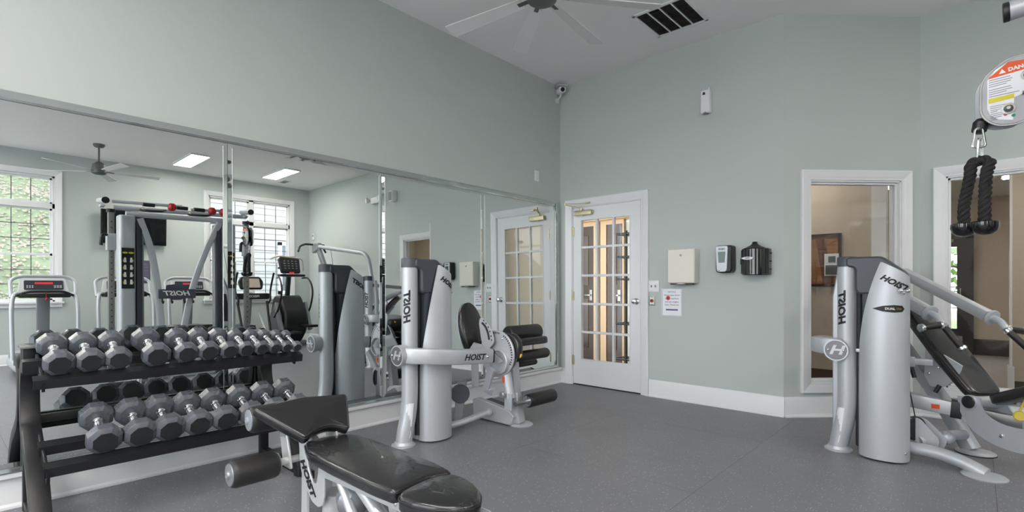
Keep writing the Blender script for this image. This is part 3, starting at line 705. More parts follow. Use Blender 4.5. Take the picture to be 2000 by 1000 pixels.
# pale sided neighbour building
t = thing('neighbour_building', 'pale blue sided building outside the right mirror window', 'building', (12.6, 0.5, 0))
b = B(); b.box2((12.3, -1.9, -0.2), (17, 12, 5.6)); obj('wall', b, mat('siding_back', lin(190, 196, 204), 0.8), t)
side_m = mat('pale_siding', lin(164, 163, 162), 0.7)
for i in range(30):
    z = -0.1+i*0.19; q = B(); q.prism([(0, 0), (0.03, 0), (0.008, 0.19), (0, 0.19)], (12.3, 5.05, z), (-1, 0, 0), (0, 0, 1), 13.9); obj('siding_board', q, side_m, t)
for y in (-0.6, 2.6):
    q = B()
    for a in ((y-0.5, 1.1, y+0.5, 1.2), (y-0.5, 2.6, y+0.5, 2.7), (y-0.5, 1.1, y-0.4, 2.7), (y+0.4, 1.1, y+0.5, 2.7), (y-0.5, 1.87, y+0.5, 1.93)): q.box2((12.20, a[0], a[1]), (12.28, a[2], a[3]))
    fr = obj('window_frame', q, trim_m, t); q = B(); q.box2((12.25, y-0.4, 1.2), (12.262, y+0.4, 2.6)); obj('pane', q, mat('dark_window_glass', lin(90, 100, 112), 0.08), fr)
t = thing('railing', 'white picket railing outside the right mirror window', 'railing', (10.4, 0, -0.1))
q = B(); q.box2((10.36, -2.6, 1.0), (10.44, 4, 1.06)); obj('top_rail', q, white_p, t); q = B(); q.box2((10.38, -2.6, 0.15), (10.42, 4, 0.2)); obj('bottom_rail', q, white_p, t)
q = B(); q.box2((10.38, -1.0, 0.2), (10.42, -0.97, 1.0)); pk0 = None
for i in range(44):
    y = -2.55+i*0.15; q = B(); q.box2((10.388, y-0.013, 0.2), (10.412, y+0.013, 1.0)); obj('baluster', q, white_p, t)
t = thing('parasol', 'white garden parasol beyond the lobby door glass', 'umbrella', (2.7, 11.5, -0.1))
q = B(); q.cyl((2.7, 11.5, -0.1), (2.7, 11.5, 2.5), 0.03, 10); obj('pole', q, white_p, t)
q = B(); q.lathe([(0, 1.4), (0.02, 1.4), (0.45, 0.05), (0.5, 0)], (2.7, 11.5, 2.0), (0, 0, 1), 8); obj('canopy', q, mat('parasol_cloth', lin(214, 218, 226), 0.8), t)

# ---------------------------------------------------------------- wall mirror
MN = Vector((1, 0.0086, 0.0081)).normalized()
def mp(y, z, off=0.0): return Vector((0.0417-0.0086*(y+2.5)-0.0081*(z-1.2)+off, y, z))
edge_m = mat('arris_highlight', lin(215, 228, 226), 0.2, 0.2)  # pale tone paints a bright highlight along the bevel arrises
strip_m = mat('tinted_mirror_strip', lin(200, 208, 206), 0.10, 0.85)
mroot = thing('wall_mirror', 'full width wall mirror of several tall glass panels on the left wall', 'mirror', (0.0, -2.5, 0.19))
ME = [-0.10, -1.302, -2.466, -3.637, -4.81, -5.98]
ZB, ZT = 0.215, 2.062; BV = 0.026; BD = 0.0035
for k_ in range(5):
    ya, yb = ME[k_+1]+0.0015, ME[k_]-0.0015; b = B()
    outer = [(ya, ZB), (yb, ZB), (yb, ZT), (ya, ZT)]; cut = 0.055
    if k_ == 0: outer = [(ya, ZB), (yb-cut*0.7, ZB), (yb, ZB+cut), (yb, ZT-cut), (yb-cut*0.7, ZT), (ya, ZT)]
    inner = inset(outer, BV)
    R0 = [b.v(mp(y, z, -0.010)) for y, z in outer]; R1 = [b.v(mp(y, z, -BD)) for y, z in outer]; R2 = [b.v(mp(y, z)) for y, z in inner]; m = len(outer)
    for A, C in ((R0, R1), (R1, R2)):
        for j in range(m): b.f([A[j], A[(j+1) % m], C[(j+1) % m], C[j]])
    b.f(R2); b.f(R0[::-1]); mpn = obj('mirror_panel', b, mirror, mroot, ang=0.05)
    for yy in ((ya+BV, yb-BV) if k_ else (ya+BV,)):
        q = B(); q.tube([mp(yy, ZB+BV, 0.0002), mp(yy, ZT-BV, 0.0002)], 0.0013, 6); obj('edge_highlight', q, edge_m, mpn)
def mstrip(y0_, z0_, y1_, z1_, name='bevelled_strip'):
    # mirrored border strip, its face falling away to the outside
    b = B(); horiz = abs(z1_-z0_) < abs(y1_-y0_)
    lo_, hi_ = ((0, 1) if True else (1, 0))
    def P(y, z, o): return b.v(mp(y, z, o))
    f1, f2 = 0.001, 0.001
    if horiz:
        zi, zo = (z0_, z1_) if z0_ > 1.2 else (z1_, z0_)
        prof = [(zi, -0.008), (zi, 0.002), (zi+(zo-zi)*0.22, 0.006), (zi+(zo-zi)*0.8, 0.004), (zo, -0.002), (zo, -0.02)]
        ra = [P(y0_, z, o) for z, o in prof]; rb = [P(y1_, z, o) for z, o in prof]
    else:
        yi, yo = y0_, y1_
        prof = [(yi, -0.008), (yi, 0.002), (yi+(yo-yi)*0.22, 0.006), (yi+(yo-yi)*0.8, 0.004), (yo, -0.002), (yo, -0.02)]
        ra = [P(y, z0_, o) for y, o in prof]; rb = [P(y, z1_, o) for y, o in prof]
    m = len(prof)
    for j in range(m): b.f([ra[j], ra[(j+1) % m], rb[(j+1) % m], rb[j]])
    b.f(ra[::-1]); b.f(rb); return obj(name, b, strip_m, mroot, ang=0.05)
for k_ in range(5):
    mstrip(ME[k_+1], ZT+0.001, ME[k_], ZT+0.052)
    mstrip(ME[k_+1], ZB-0.001, ME[k_], ZB-0.026)
mstrip(ME[0]+0.001, ZB-0.026, ME[0]+0.052, ZT+0.052)
b = B()
vs = [mp(y, z, -0.011) for y, z in ((ME[5], ZB-0.03), (ME[0]+0.052, ZB-0.03), (ME[0]+0.052, ZT+0.05), (ME[5], ZT+0.05))]
fr_ = [b.v(v) for v in vs]; bk_ = [b.v((0.0, v.y, v.z)) for v in vs]
for j in range(4): b.f([fr_[j], fr_[(j+1) % 4], bk_[(j+1) % 4], bk_[j]])
b.f(fr_); b.f(bk_[::-1]); obj('backing', b, glass_edge, mroot)
b = B(); b.box2((0.0, ME[5], 0.160), (0.062, ME[0]+0.055, 0.186), 0.004); obj('bottom_ledge', b, trim_m, mroot)

# ---------------------------------------------------------------- wall and ceiling fixtures
t = thing('switch_plate', 'white double switch plate beside the white door', 'switch', (1.20, 0, 1.13))
b = B(); b.box((1.20, -0.004, 1.131), (0.116, 0.008, 0.116), bev=0.003); obj('plate', b, white_p, t)
for x in (1.178, 1.222): b = B(); b.box((x, -0.012, 1.131), (0.010, 0.014, 0.022), bev=0.002); obj('toggle', b, greyprint, t)
t = thing('exit_button', 'small steel plate with a red release button below the switches', 'button', (1.183, 0, 0.98))
b = B(); b.box((1.183, -0.003, 0.982), (0.062, 0.006, 0.098), bev=0.002); obj('plate', b, steel, t)
b = B(); b.box((1.183, -0.007, 0.982), (0.046, 0.004, 0.08)); obj('white_insert', b, white_p, t)
b = B(); b.lathe([(0, 0.018), (0.006, 0.018), (0.010, 0.014), (0.011, 0)], (1.183, -0.008, 0.982), (0, -1, 0), 18); obj('red_button', b, red_m, t)
b = B(); b.box((1.176, -0.020, 0.982), (0.012, 0.003, 0.02)); obj('button_mark', b, ink, t)
for z in (0.945, 1.019): b = B(); b.cyl((1.183, -0.008, z), (1.183, -0.011, z), 0.004, 8); obj('screw', b, ink, t)
t = thing('paper_notice', 'white paper notice in a clear sleeve with red dot, below the towel dispenser', 'sign', (1.39, 0, 0.966))
b = B(); b.box2((1.283, -0.003, 0.833), (1.50, -0.001, 1.105)); obj('sleeve', b, mat('clear_sleeve', lin(205, 210, 216), 0.15), t)
b = B(); b.box2((1.302, -0.006, 0.84), (1.492, -0.003, 1.095)); obj('sheet', b, paper, t)
TX = lambda x, z, y=-0.0065: basis((x, y, z), (1, 0, 0), (0, 0, 1))
for z, s_ in ((1.073, 'NOTICE'), (1.041, 'Please wipe down'), (1.008, 'the     machines'), (0.975, 'and put weights'), (0.945, 'back. Thank you')): text('notice_line', s_, TX(1.397, z), 0.0225, greyprint, t, bold=0.0002)
b = B(); b.cyl((1.358, -0.006, 1.012), (1.358, -0.0075, 1.012), 0.021, 20); obj('red_dot', b, red_m, t)
b = B(); b.box2((1.335, -0.0075, 0.888), (1.46, -0.006, 0.903)); obj('blue_bar', b, blue, t)
t = thing('paper_towel_dispenser', 'cream enamel paper towel cabinet on the back wall', 'dispenser', (1.53, 0, 1.33))
b = B(); b.prism(round_poly([(-0.135, -0.165), (0.135, -0.165), (0.135, 0.165), (-0.135, 0.165)], 0.008, 2), (1.535, -0.052, 1.325), (1, 0, 0), (0, 0, 1), 0.10, 0.003); obj('body', b, ivory, t)
b = B(); b.prism(round_poly([(-0.131, -0.158), (0.131, -0.158), (0.131, 0.162), (-0.131, 0.162)], 0.008, 2), (1.535, -0.106, 1.325), (1, 0, 0), (0, 0, 1), 0.008, 0.002); obj('door', b, ivory, t)
b = B(); b.lathe([(0, 0.011), (0.003, 0.010), (0.004, 0.004), (0.001, 0.003)], (1.535, -0.110, 1.43), (0, -1, 0), 16); obj('lock', b, steel, t)
b = B(); b.box((1.535, -0.075, 1.153), (0.22, 0.05, 0.014)); obj('slot', b, ink, t)
b = B(); b.prism([(-0.05, 0), (-0.02, 0.012), (0.02, 0.012), (0.05, 0)], (1.535, -0.105, 1.149), (1, 0, 0), (0, 0, 1), 0.006); obj('steel_lip', b, steel, t)
t = thing('soap_dispenser', 'small black and silver hand soap dispenser on the back wall', 'dispenser', (1.93, 0, 1.38))
b = B(); b.prism(round_poly([(-0.075, -0.125), (0.075, -0.125), (0.075, 0.125), (-0.075, 0.125)], [0.04, 0.04, 0.025, 0.025], 5), (1.94, -0.052, 1.378), (1, 0, 0), (0, 0, 1), 0.104, 0.012); obj('body', b, dark_p, t)
b = B(); b.prism(round_poly([(-0.046, -0.118), (0.046, -0.118), (0.055, 0.118), (-0.055, 0.118)], [0.03, 0.03, 0.022, 0.022], 5), (1.925, -0.107, 1.38), (1, 0, 0), (0, 0, 1), 0.012, 0.003); obj('silver_front', b, silver, t)
b = B(); b.prism(round_poly([(-0.027, -0.05), (0.027, -0.05), (0.033, 0.05), (-0.033, 0.05)], 0.006, 3), (1.925, -0.1145, 1.395), (1, 0, 0), (0, 0, 1), 0.004, 0.001); obj('window', b, mat('soap_window', lin(74, 100, 92), 0.15), t)
text('lettering', 'GOJO', TX(1.925, 1.47, -0.1135), 0.022, ink, t, bold=0.0008)
b = B(); b.prism([(-0.006, -0.005), (0.006, -0.005), (0, 0.006)], (1.903, -0.1135, 1.275), (1, 0, 0), (0, 0, 1), 0.001); obj('drop_mark', b, ink, t)
t = thing('wipe_dispenser', 'large glossy black wipe dispenser with a pointed top', 'dispenser', (2.2, 0, 1.36))
b = B(); prof = [(-0.115, 0.0), (-0.115, 0.05)]+[(0.115*math.cos(a), 0.05+0.11*math.sin(a)) for a in [PI-PI*i/16 for i in range(17)]]+[(0.115, 0.0)]
pp = []
for p_ in prof:
    if not pp or (abs(p_[0]-pp[-1][0])+abs(p_[1]-pp[-1][1])) > 1e-4: pp.append(p_)
b.prism([(x, y) for x, y in pp], (2.2, 0, 1.345), (1, 0, 0), (0, -1, 0), 0.235, 0.006); obj('body', b, gloss_b, t)
b = B()
for i in range(1, 12):
    a = PI*i/12; x = 2.2+0.116*math.cos(a); y = -0.05-0.111*math.sin(a); b.cyl((x, y, 1.24), (x, y, 1.45), 0.0035, 6)
obj('ribs', b, gloss_b, t)
b = B(); b.lathe([(0, 0.095), (0.012, 0.07), (0.03, 0.035), (0.045, 0.022), (0.06, 0.020), (0.062, 0.0)], (2.2, -0.075, 1.462), (0, 0, 1), 24); obj('cone_top', b, dark_p, t)
b = B(); b.prism([(0.052*math.cos(a), 0.013*math.sin(a)) for a in [2*PI*i/24 for i in range(24)]], (2.165, -0.163, 1.375), Vector((1, -0.18, 0)), (0, 0, 1), 0.003); lb_ = obj('oval_label', b, paper, t)
text('lettering', 'WIPES', basis((2.165, -0.1655, 1.375), Vector((1, -0.18, 0)), (0, 0, 1)), 0.017, ink, t)
for z in (1.28, 1.35, 1.42): b = B(); b.cyl((2.31, -0.03, z), (2.325, -0.03, z), 0.006, 8); obj('side_peg', b, dark_p, t)
b = B(); b.box((2.078, -0.05, 1.35), (0.012, 0.03, 0.05), bev=0.003); obj('latch', b, dark_p, t)
t = thing('air_freshener', 'white box with small eye high on the back wall', 'air freshener', (1.75, 0, 2.89))
b = B(); b.prism(round_poly([(-0.045, -0.12), (0.045, -0.12), (0.042, 0.12), (-0.042, 0.12)], 0.018, 4), (1.752, -0.035, 2.885), (1, 0, 0), (0, 0, 1), 0.07, 0.01); obj('body', b, white_p, t)
b = B(); b.prism([(-0.014, -0.010), (0.014, -0.010), (0.008, 0.014), (-0.008, 0.014)], (1.745, -0.072, 2.945), (1, 0, 0), (0, 0, 1), 0.003); obj('sensor_eye', b, ink, t)
for i in range(5): b = B(); b.box((1.725+i*0.014, -0.0705, 2.985), (0.006, 0.003, 0.018)); obj('vent_slot', b, greyprint, t)
b = B(); b.cyl((1.752, -0.04, 2.775), (1.752, -0.04, 2.762), 0.028, 16); obj('base_cap', b, greyprint, t)
t = thing('blank_plate', 'small white blank wall plate above the mirror end', 'wall plate', (0, -0.43, 2.37))
b = B(); b.box((0.004, -0.435, 2.366), (0.008, 0.075, 0.118), bev=0.003); obj('plate', b, white_p, t)
for z in (2.334, 2.398): b = B(); b.cyl((0.008, -0.435, z), (0.010, -0.435, z), 0.004, 8); obj('screw', b, greyprint, t)
t = thing('security_camera', 'small white security camera in the ceiling corner', 'camera', (0.05, -0.05, 3.4))
d_ = Vector((0.75, -0.55, -0.12)).normalized(); cpos = Vector((0.075, -0.085, 3.40))
b = B(); b.bar([cpos-d_*0.06, cpos+d_*0.07], 0.075, 0.06, 0.012); obj('body', b, white_p, t)
b = B(); b.cyl(cpos+d_*0.068, cpos+d_*0.082, 0.024, 18); obj('lens', b, ink, t)
b = B(); b.prism([(-0.055, -0.075), (0.055, -0.075), (0.055, 0.1), (-0.055, 0.1)], cpos+Vector((0, 0, 0.045)), d_.cross(Vector((0, 0, 1))), d_, 0.004); obj('sun_shade', b, white_p, t)
b = B(); b.tube([cpos-Vector((0, 0, 0.03)), cpos+Vector((-0.01, 0, -0.07)), (0.0, -0.06, 3.31)], 0.009, 8); b.cyl((0.0, -0.06, 3.31), (0.012, -0.06, 3.31), 0.03, 16); obj('bracket', b, white_p, t)
t = thing('return_vent', 'white framed ceiling vent with four rows of dark louvers', 'vent', (1.66, -0.6, HC))
vx0, vx1, vy0, vy1 = 1.42, 1.90, -0.85, -0.34
b = B(); fw = 0.028
for a in ((vx0, vy0, vx1, vy0+fw), (vx0, vy1-fw, vx1, vy1), (vx0, vy0, vx0+fw, vy1), (vx1-fw, vy0, vx1, vy1)): b.box2((a[0], a[1], HC-0.012), (a[2], a[3], HC), 0.003)
for i in range(1, 4): x = vx0+fw+(vx1-vx0-2*fw)*i/4; b.box2((x-0.006, vy0+fw, HC-0.011), (x+0.006, vy1-fw, HC))
obj('frame', b, white_p, t)
b = B(); b.box2((vx0+fw, vy0+fw, HC-0.002), (vx1-fw, vy1-fw, HC-0.0005)); obj('backing', b, ink, t)
Rl = Matrix.Rotation(0.7, 3, 'X')
for i in range(4):
    xa = vx0+fw+(vx1-vx0-2*fw)*i/4+0.007; xb = vx0+fw+(vx1-vx0-2*fw)*(i+1)/4-0.007
    for j in range(20):
        y = vy0+fw+0.012+j*0.0225; b = B(); b.box(((xa+xb)/2, y, HC-0.007), (xb-xa, 0.012, 0.0015), Rl); obj('louver', b, mat('louver_grey', lin(96, 94, 88), 0.5), t)
def supply(x, y, lb):
    t = thing('supply_vent', lb, 'vent', (x, y, HC))
    b = B()
    for a in ((-0.15, -0.08, 0.15, -0.06), (-0.15, 0.06, 0.15, 0.08), (-0.15, -0.06, -0.13, 0.06), (0.13, -0.06, 0.15, 0.06)): b.box2((x+a[0], y+a[1], HC-0.01), (x+a[2], y+a[3], HC))
    obj('frame', b, white_p, t)
    for j in range(6): q = B(); q.box2((x-0.13, y-0.052+j*0.02, HC-0.006), (x+0.13, y-0.047+j*0.02, HC-0.001)); obj('slat', q, greyprint, t)
supply(7.25, -4.35, 'small ceiling vent near the window, far left in the mirror'); supply(7.3, 0.05, 'small ceiling vent right of the lit panels in the mirror')

def fan(name, x, y, label, n=8, R=0.80, zb=3.03, a0=0.2, pitch=0.22):
    t = thing(name, label, 'fan', (x, y, HC), 0, 'ceiling fans')
    b = B(); b.lathe([(0, 0.075), (-0.02, 0.075), (-0.045, 0.06), (-0.055, 0.02)], (x, y, HC), (0, 0, 1), 28); obj('canopy', b, fanbody, t)
    b = B(); b.cyl((x, y, HC-0.05), (x, y, zb+0.13), 0.013, 12); obj('downrod', b, fanbody, t)
    b = B(); b.lathe([(0.16, 0.0), (0.16, 0.03), (0.135, 0.06), (0.12, 0.085), (0.02, 0.10), (0.0, 0.10), (-0.02, 0.095), (-0.035, 0.07), (-0.04, 0.0)][::-1], (x, y, zb), (0, 0, 1), 32); obj('motor', b, fanbody, t)
    for i in range(n):
        a = a0+2*PI*i/n; M = Matrix.Translation((x, y, zb+0.012)) @ Matrix.Rotation(a, 4, 'Z') @ Matrix.Rotation(pitch, 4, 'X')
        q = B(M); q.prism(round_poly([(0.15, -0.04), (R, -0.062), (R, 0.062), (0.15, 0.04)], 0.012, 3), (0, 0, 0), (1, 0, 0), (0, 1, 0), 0.006); obj('blade', q, blade_m, t)
        q = B(M); q.box((0.13, 0, -0.004), (0.12, 0.03, 0.006), bev=0.002); obj('blade_iron', q, fanbody, t)
    return t
fan('ceiling_fan', 1.543, -2.238, 'pale ceiling fan overhead beside the ceiling vent', 8, 0.81, 3.02, 0.12)
fan('ceiling_fan', 6.69, -3.18, 'ceiling fan hanging by the window wall, seen in the mirror', 5, 0.80, 3.05, 0.4)

# ================================================================ DUMBBELL RACK
t = thing('dumbbell_rack', 'black two-tier steel dumbbell rack against the mirror', 'rack', (0.4, -4.0, 0))
RY0, RY1 = -4.595, -3.335
def Lrail(name, x, z, y0=RY0, y1=RY1, fl=0.055, lip=0.042, th=0.004):
    a = math.radians(-18); ca, sa = math.cos(a), math.sin(a)
    prof = [(0, 0), (0, -lip), (-th, -lip), (-th, -th), (-fl, -th), (-fl, 0)]
    b = B(); ra = []; rb = []
    for u, w in prof:
        X = x+u*ca-w*sa*(-1)*0 + w*0.15; Z = z+w-u*0.32
        ra.append(b.v((X, y0, Z))); rb.append(b.v((X, y1, Z)))
    for j in range(6): b.f([ra[j], ra[(j+1) % 6], rb[(j+1) % 6], rb[j]])
    b.f(ra[::-1]); b.f(rb); obj(name, b, blacksteel, t)
Lrail('rail', 0.285, 0.752); Lrail('rail', 0.465, 0.692); Lrail('rail', 0.445, 0.378, RY0+0.02); Lrail('rail', 0.640, 0.325, RY0+0.02)
for x0, z0, x1, z1 in ((0.17, 0.785, 0.47, 0.68), (0.30, 0.41, 0.65, 0.30)):
    for y in (RY0+0.035, RY1-0.05):
        b = B(); b.bar([(x0, y, z0-0.02), (x1-0.005, y, z1-0.02)], 0.05, 0.012, 0.002, up=(0, 1, 0)); obj('cross_bracket', b, blacksteel, t)
for y in (RY0+0.012, RY1-0.10):
    b = B(); C = catmull([(0.30, 0, 0.735), (0.20, 0, 0.735), (0.135, 0, 0.66), (0.125, 0, 0.55), (0.17, 0, 0.44), (0.28, 0, 0.37), (0.42, 0, 0.30), (0.55, 0, 0.20), (0.64, 0, 0.08), (0.67, 0, 0.0)], 5)
    b.sweep([(p.x, y, p.z) for p in C], round_poly([(-0.032, -0.0375), (0.032, -0.0375), (0.032, 0.0375), (-0.032, 0.0375)], 0.006, 2), up=(0, 1, 0)); obj('curved_frame', b, blacksteel, t)
    b = B(); b.bar([(0.105, y, 0.0), (0.105, y, 0.815)], 0.05, 0.05, 0.006, up=(0, 1, 0)); obj('upright', b, blacksteel, t)
    b = B(); b.bar([(0.08, y, 0.025), (0.78, y, 0.025)], 0.05, 0.045, 0.006, up=(0, 1, 0)); obj('foot', b, blacksteel, t)
    b = B(); b.box((0.112, y, 0.822), (0.075, 0.07, 0.016), bev=0.003); b.cyl((0.112, y, 0.829), (0.112, y, 0.832), 0.012, 12); obj('cap_plate', b, steel, t)
b = B(); b.bar([(0.105, RY0+0.05, 0.45), (0.105, RY1-0.14, 0.45)], 0.04, 0.04, 0.004); obj('back_brace', b, blacksteel, t)

def make_dumbbell(R, HL, gap, label, group):
    d = thing('dumbbell', label, 'dumbbell', (0, 0, 0), 0, group)
    hr = min(0.017, R*0.34)
    b = B(); b.lathe([(-gap-0.004, hr*1.25), (-gap+0.012, hr*1.25), (-gap+0.016, hr*0.85), (-gap*0.5, hr), (0, hr*1.12), (gap*0.5, hr), (gap-0.016, hr*0.85), (gap-0.012, hr*1.25), (gap+0.004, hr*1.25)], (0, 0, 0), (1, 0, 0), 20)
    for k in range(9): b.lathe([(-0.0015, hr*1.02), (0, hr*1.18), (0.0015, hr*1.02)], (-gap*0.42+k*gap*0.105, 0, 0), (1, 0, 0), 16)
    obj('handle', b, chrome, d)
    for s in (-1, 1):
        c0 = s*gap; c1 = s*(gap+HL)
        b = B(); rings = []
        ch = min(0.016, HL*0.24)
        for x, r in ((c0, R*0.72), (c0+s*ch, R), (c1-s*ch, R), (c1, R*0.72)):
            rings.append([b.v((x, r*math.cos(PI/8+i*PI/4), r*math.sin(PI/8+i*PI/4))) for i in range(8)])
        for A, C in zip(rings, rings[1:]):
            for i in range(8): b.f([A[i], A[(i+1) % 8], C[(i+1) % 8], C[i]])
        b.f(rings[0]); b.f(rings[-1][::-1])
        bmesh.ops.bevel(b.bm, geom=list(b.bm.edges), offset=0.0014, segments=1, affect='EDGES')
        hd = obj('head', b, rubber, d, ang=20)
        q = B(); q.prism([(R*0.70*math.cos(PI/8+i*PI/4), R*0.70*math.sin(PI/8+i*PI/4)) for i in range(8)], (c1+s*0.0004, 0, 0), (0, 1, 0), (0, 0, 1), 0.0015); obj('end_disc', q, rubber_d, hd)
    return d
ordn = ['first', 'second', 'third', 'fourth', 'fifth', 'sixth', 'seventh', 'eighth', 'ninth', 'tenth', 'eleventh', 'twelfth']
TOPR = [.063, .060, .059, .068, .061, .058, .053, .048, .045, .041, .037, .033]
TOPY = [(-4.499, -4.51), (-4.384, -4.39), (-4.275, -4.27), (-4.11, -4.12), (-3.973, -3.968), (-3.862, -3.86), (-3.755, -3.753), (-3.665, -3.663), (-3.577, -3.572), (-3.498, -3.49), (-3.428, -3.412), (-3.362, -3.345)]
proto = {}
def put_db(R, HL, gap, cx, y, z, yaw, label, group):
    key = (round(R, 3), HL); tilt = math.radians(18.5)
    if key not in proto: d = proto[key] = make_dumbbell(R, HL, gap, label, group)
    else: d = copy_tree(proto[key]); d['label'] = label; d['group'] = group
    d.location = (cx, y, z); d.rotation_euler = (0, tilt, yaw)
for i, (R, (yf, yb)) in enumerate(zip(TOPR, TOPY)):
    HL = 0.074 if i < 4 else (0.066 if i < 7 else 0.052); gap = 0.071 if i < 7 else 0.068
    lab = '%s rubber dumbbell from the left on the top shelf%s' % (ordn[i], {3: ', just after the gap', 11: ', the smallest, at the right end', 0: ', above the rack frame'}.get(i, ''))
    put_db(R, HL, gap, 0.315+(0.02 if i > 6 else 0), (yf+yb)/2, 0.795+(0.004 if i < 4 else 0)-max(0, 0.06-R)*0.75, math.atan2(yf-yb, 0.22)*0.6, lab, 'dumbbells on the top shelf')
BOTY = [-4.357, -4.216, -4.092, -3.962, -3.831, -3.690, -3.555, -3.420]
for i, y in enumerate(BOTY):
    lab = '%s dumbbell from the left on the bottom shelf%s' % (ordn[i], {7: ', at the right end', 5: ', just left of the bench seat corner'}.get(i, ''))
    put_db(0.073 if i < 3 else 0.070, 0.080, 0.070, 0.478, y, 0.438, 0.0, lab, 'dumbbells on the bottom shelf')

# ================================================================ ADJUSTABLE BENCH (foreground)
t = thing('adjustable_bench', 'silver adjustable bench with worn black pads and foam leg rollers in the foreground', 'bench', (1.9, -3.72, 0))
seatN = Vector((0.50, 0.0, 1)).normalized()
SU = Vector((1, -0.05, 0)); 
def plane_pad(name, pts3, th, m, puff=0.012, rnd=0.016, rad=0.02, piping=True):
    """pts3: world outline of the top face (roughly planar)"""
    P = [Vector(p) for p in pts3]; c = sum(P, Vector())/len(P)
    n = Vector()
    for i in range(len(P)): n += (P[i]-c).cross(P[(i+1) % len(P)]-c)
    n.normalize()
    if n.z < 0: n = -n
    U = Vector((1, 0, 0)); U = (U-n*U.dot(n)).normalized(); Vv = n.cross(U)
    poly = [((p-c).dot(U), (p-c).dot(Vv)) for p in P]; poly = round_poly(poly, rad, 4)
    if sum(poly[i-1][0]*poly[i][1]-poly[i][0]*poly[i-1][1] for i in range(len(poly))) < 0: poly = poly[::-1]
    b = B(); b.pad(poly, c, U, Vv, th, puff, rnd); o = obj(name, b, m, t, ang=60)
    if piping:
        q = B(); q.tube([c+U*x+Vv*y+n*(-rnd*0.9) for x, y in inset(poly, -0.0005)], 0.0022, 6, closed=True)
        q.tube([c+U*x+Vv*y+n*(-rnd*0.9-0.008) for x, y in inset(poly, -0.0003)], 0.0010, 5, closed=True); obj('piping', q, dark_p, o)
    return o, c, U, Vv, n
conc = [(2.222, -3.852), (2.213, -3.80), (2.200, -3.745), (2.197, -3.70), (2.202, -3.655), (2.225, -3.598)]
mid = [(1.475, -3.805), (1.468, -3.70), (1.50, -3.607), (1.56, -3.583), (1.68, -3.577), (1.90, -3.574), (2.10, -3.580)]+conc[::-1]+[(2.10, -3.862), (1.80, -3.862), (1.60, -3.850)]
plane_pad('back_pad', [(x, y, 0.448) for x, y in mid], 0.052, vinyl_w, 0.010, 0.016, 0.03)
hd = [(2.268, -3.868), (2.240, -3.845), (2.226, -3.80), (2.214, -3.745), (2.211, -3.70), (2.216, -3.655), (2.245, -3.612), (2.30, -3.607), (2.37, -3.624), (2.44, -3.66), (2.488, -3.71), (2.492, -3.75), (2.46, -3.80), (2.41, -3.835), (2.34, -3.862)]
plane_pad('head_pad', [(x, y, 0.448) for x, y in hd], 0.056, vinyl_w, 0.012, 0.016, 0.02)
zf = lambda x: 0.600-(x-1.33)*0.6
st = [(1.329, -3.965), (1.310, -3.74), (1.334, -3.520), (1.40, -3.55), (1.531, -3.617), (1.505, -3.650), (1.492, -3.69), (1.492, -3.725), (1.502, -3.770), (1.530, -3.822), (1.42, -3.90)]
plane_pad('seat_pad', [(x, y, zf(x)) for x, y in st], 0.050, vinyl, 0.008, 0.014, 0.022)
bench_m = mat('bench_silver', lin(205, 207, 208), 0.34, 0.45, noise=0.04, nscale=120)
# side plate: curved J plate carrying the seat, logo on it
def J(y):
    b = B(); out = [(1.385, 0.520), (1.345, 0.505), (1.340, 0.470), (1.365, 0.452), (1.385, 0.465), (1.412, 0.455), (1.425, 0.42), (1.430, 0.36), (1.445, 0.31), (1.490, 0.250), (1.545, 0.205), (1.600, 0.195), (1.640, 0.215), (1.655, 0.26), (1.655, 0.36), (1.640, 0.40), (1.610, 0.395), (1.600, 0.345), (1.585, 0.290), (1.555, 0.285), (1.515, 0.335), (1.495, 0.40), (1.490, 0.45), (1.470, 0.50)]
    b.prism(round_poly(out, 0.012, 3), (0, y, 0), (1, 0, 0), (0, 0, 1), 0.008, 0.0015); return obj('side_plate', b, bench_m, t)
J(-3.800); J(-3.655)
LM = lambda o, X, Y: basis(o, X, Y)
lg = text('lettering', 'HOIST', LM((1.505, -3.8055, 0.300), (0.62, 0, -0.78), (0.78, 0, 0.62)), 0.052, ink, t, shear=0.3, bold=0.0028, xs=1.15)
b = B(); b.bar([(1.62, -3.728, 0.375), (2.46, -3.728, 0.375)], 0.06, 0.035, 0.006); obj('pad_rail', b, bench_m, t)
b = B(); b.prism(round_poly([(1.60, 0.392), (2.48, 0.392), (2.48, 0.355), (1.98, 0.345), (1.60, 0.330)], 0.008, 2), (0, -3.800, 0), (1, 0, 0), (0, 0, 1), 0.006, 0.001); b.prism(round_poly([(1.60, 0.392), (2.48, 0.392), (2.48, 0.355), (1.98, 0.345), (1.60, 0.330)], 0.008, 2), (0, -3.655, 0), (1, 0, 0), (0, 0, 1), 0.006, 0.001); obj('rail_plates', b, bench_m, t)
for x in (1.70, 1.93, 2.16, 2.38): b = B(); b.lathe([(0, 0.010), (0.004, 0.010), (0.007, 0.006), (0.0075, 0)], (x, -3.803, 0.372), (0, -1, 0), 14); obj('bolt', b, chrome, t)
b = B(); b.tube(fillet([(1.60, -3.728, 0.24), (1.585, -3.728, 0.10), (1.56, -3.728, 0.03)], 0.06), 0.048, 18); obj('front_post', b, bench_m, t)
b = B(); b.prism([(-0.028, 0), (0.028, 0), (0.028, 0.28), (-0.02, 0.30)], (1.475, -3.80, 0.03), (1, 0, 0), (0, 0, 1), 0.01); b.prism([(-0.028, 0), (0.028, 0), (0.028, 0.28), (-0.02, 0.30)], (1.475, -3.655, 0.03), (1, 0, 0), (0, 0, 1), 0.01); obj('leg_plate', b, bench_m, t)
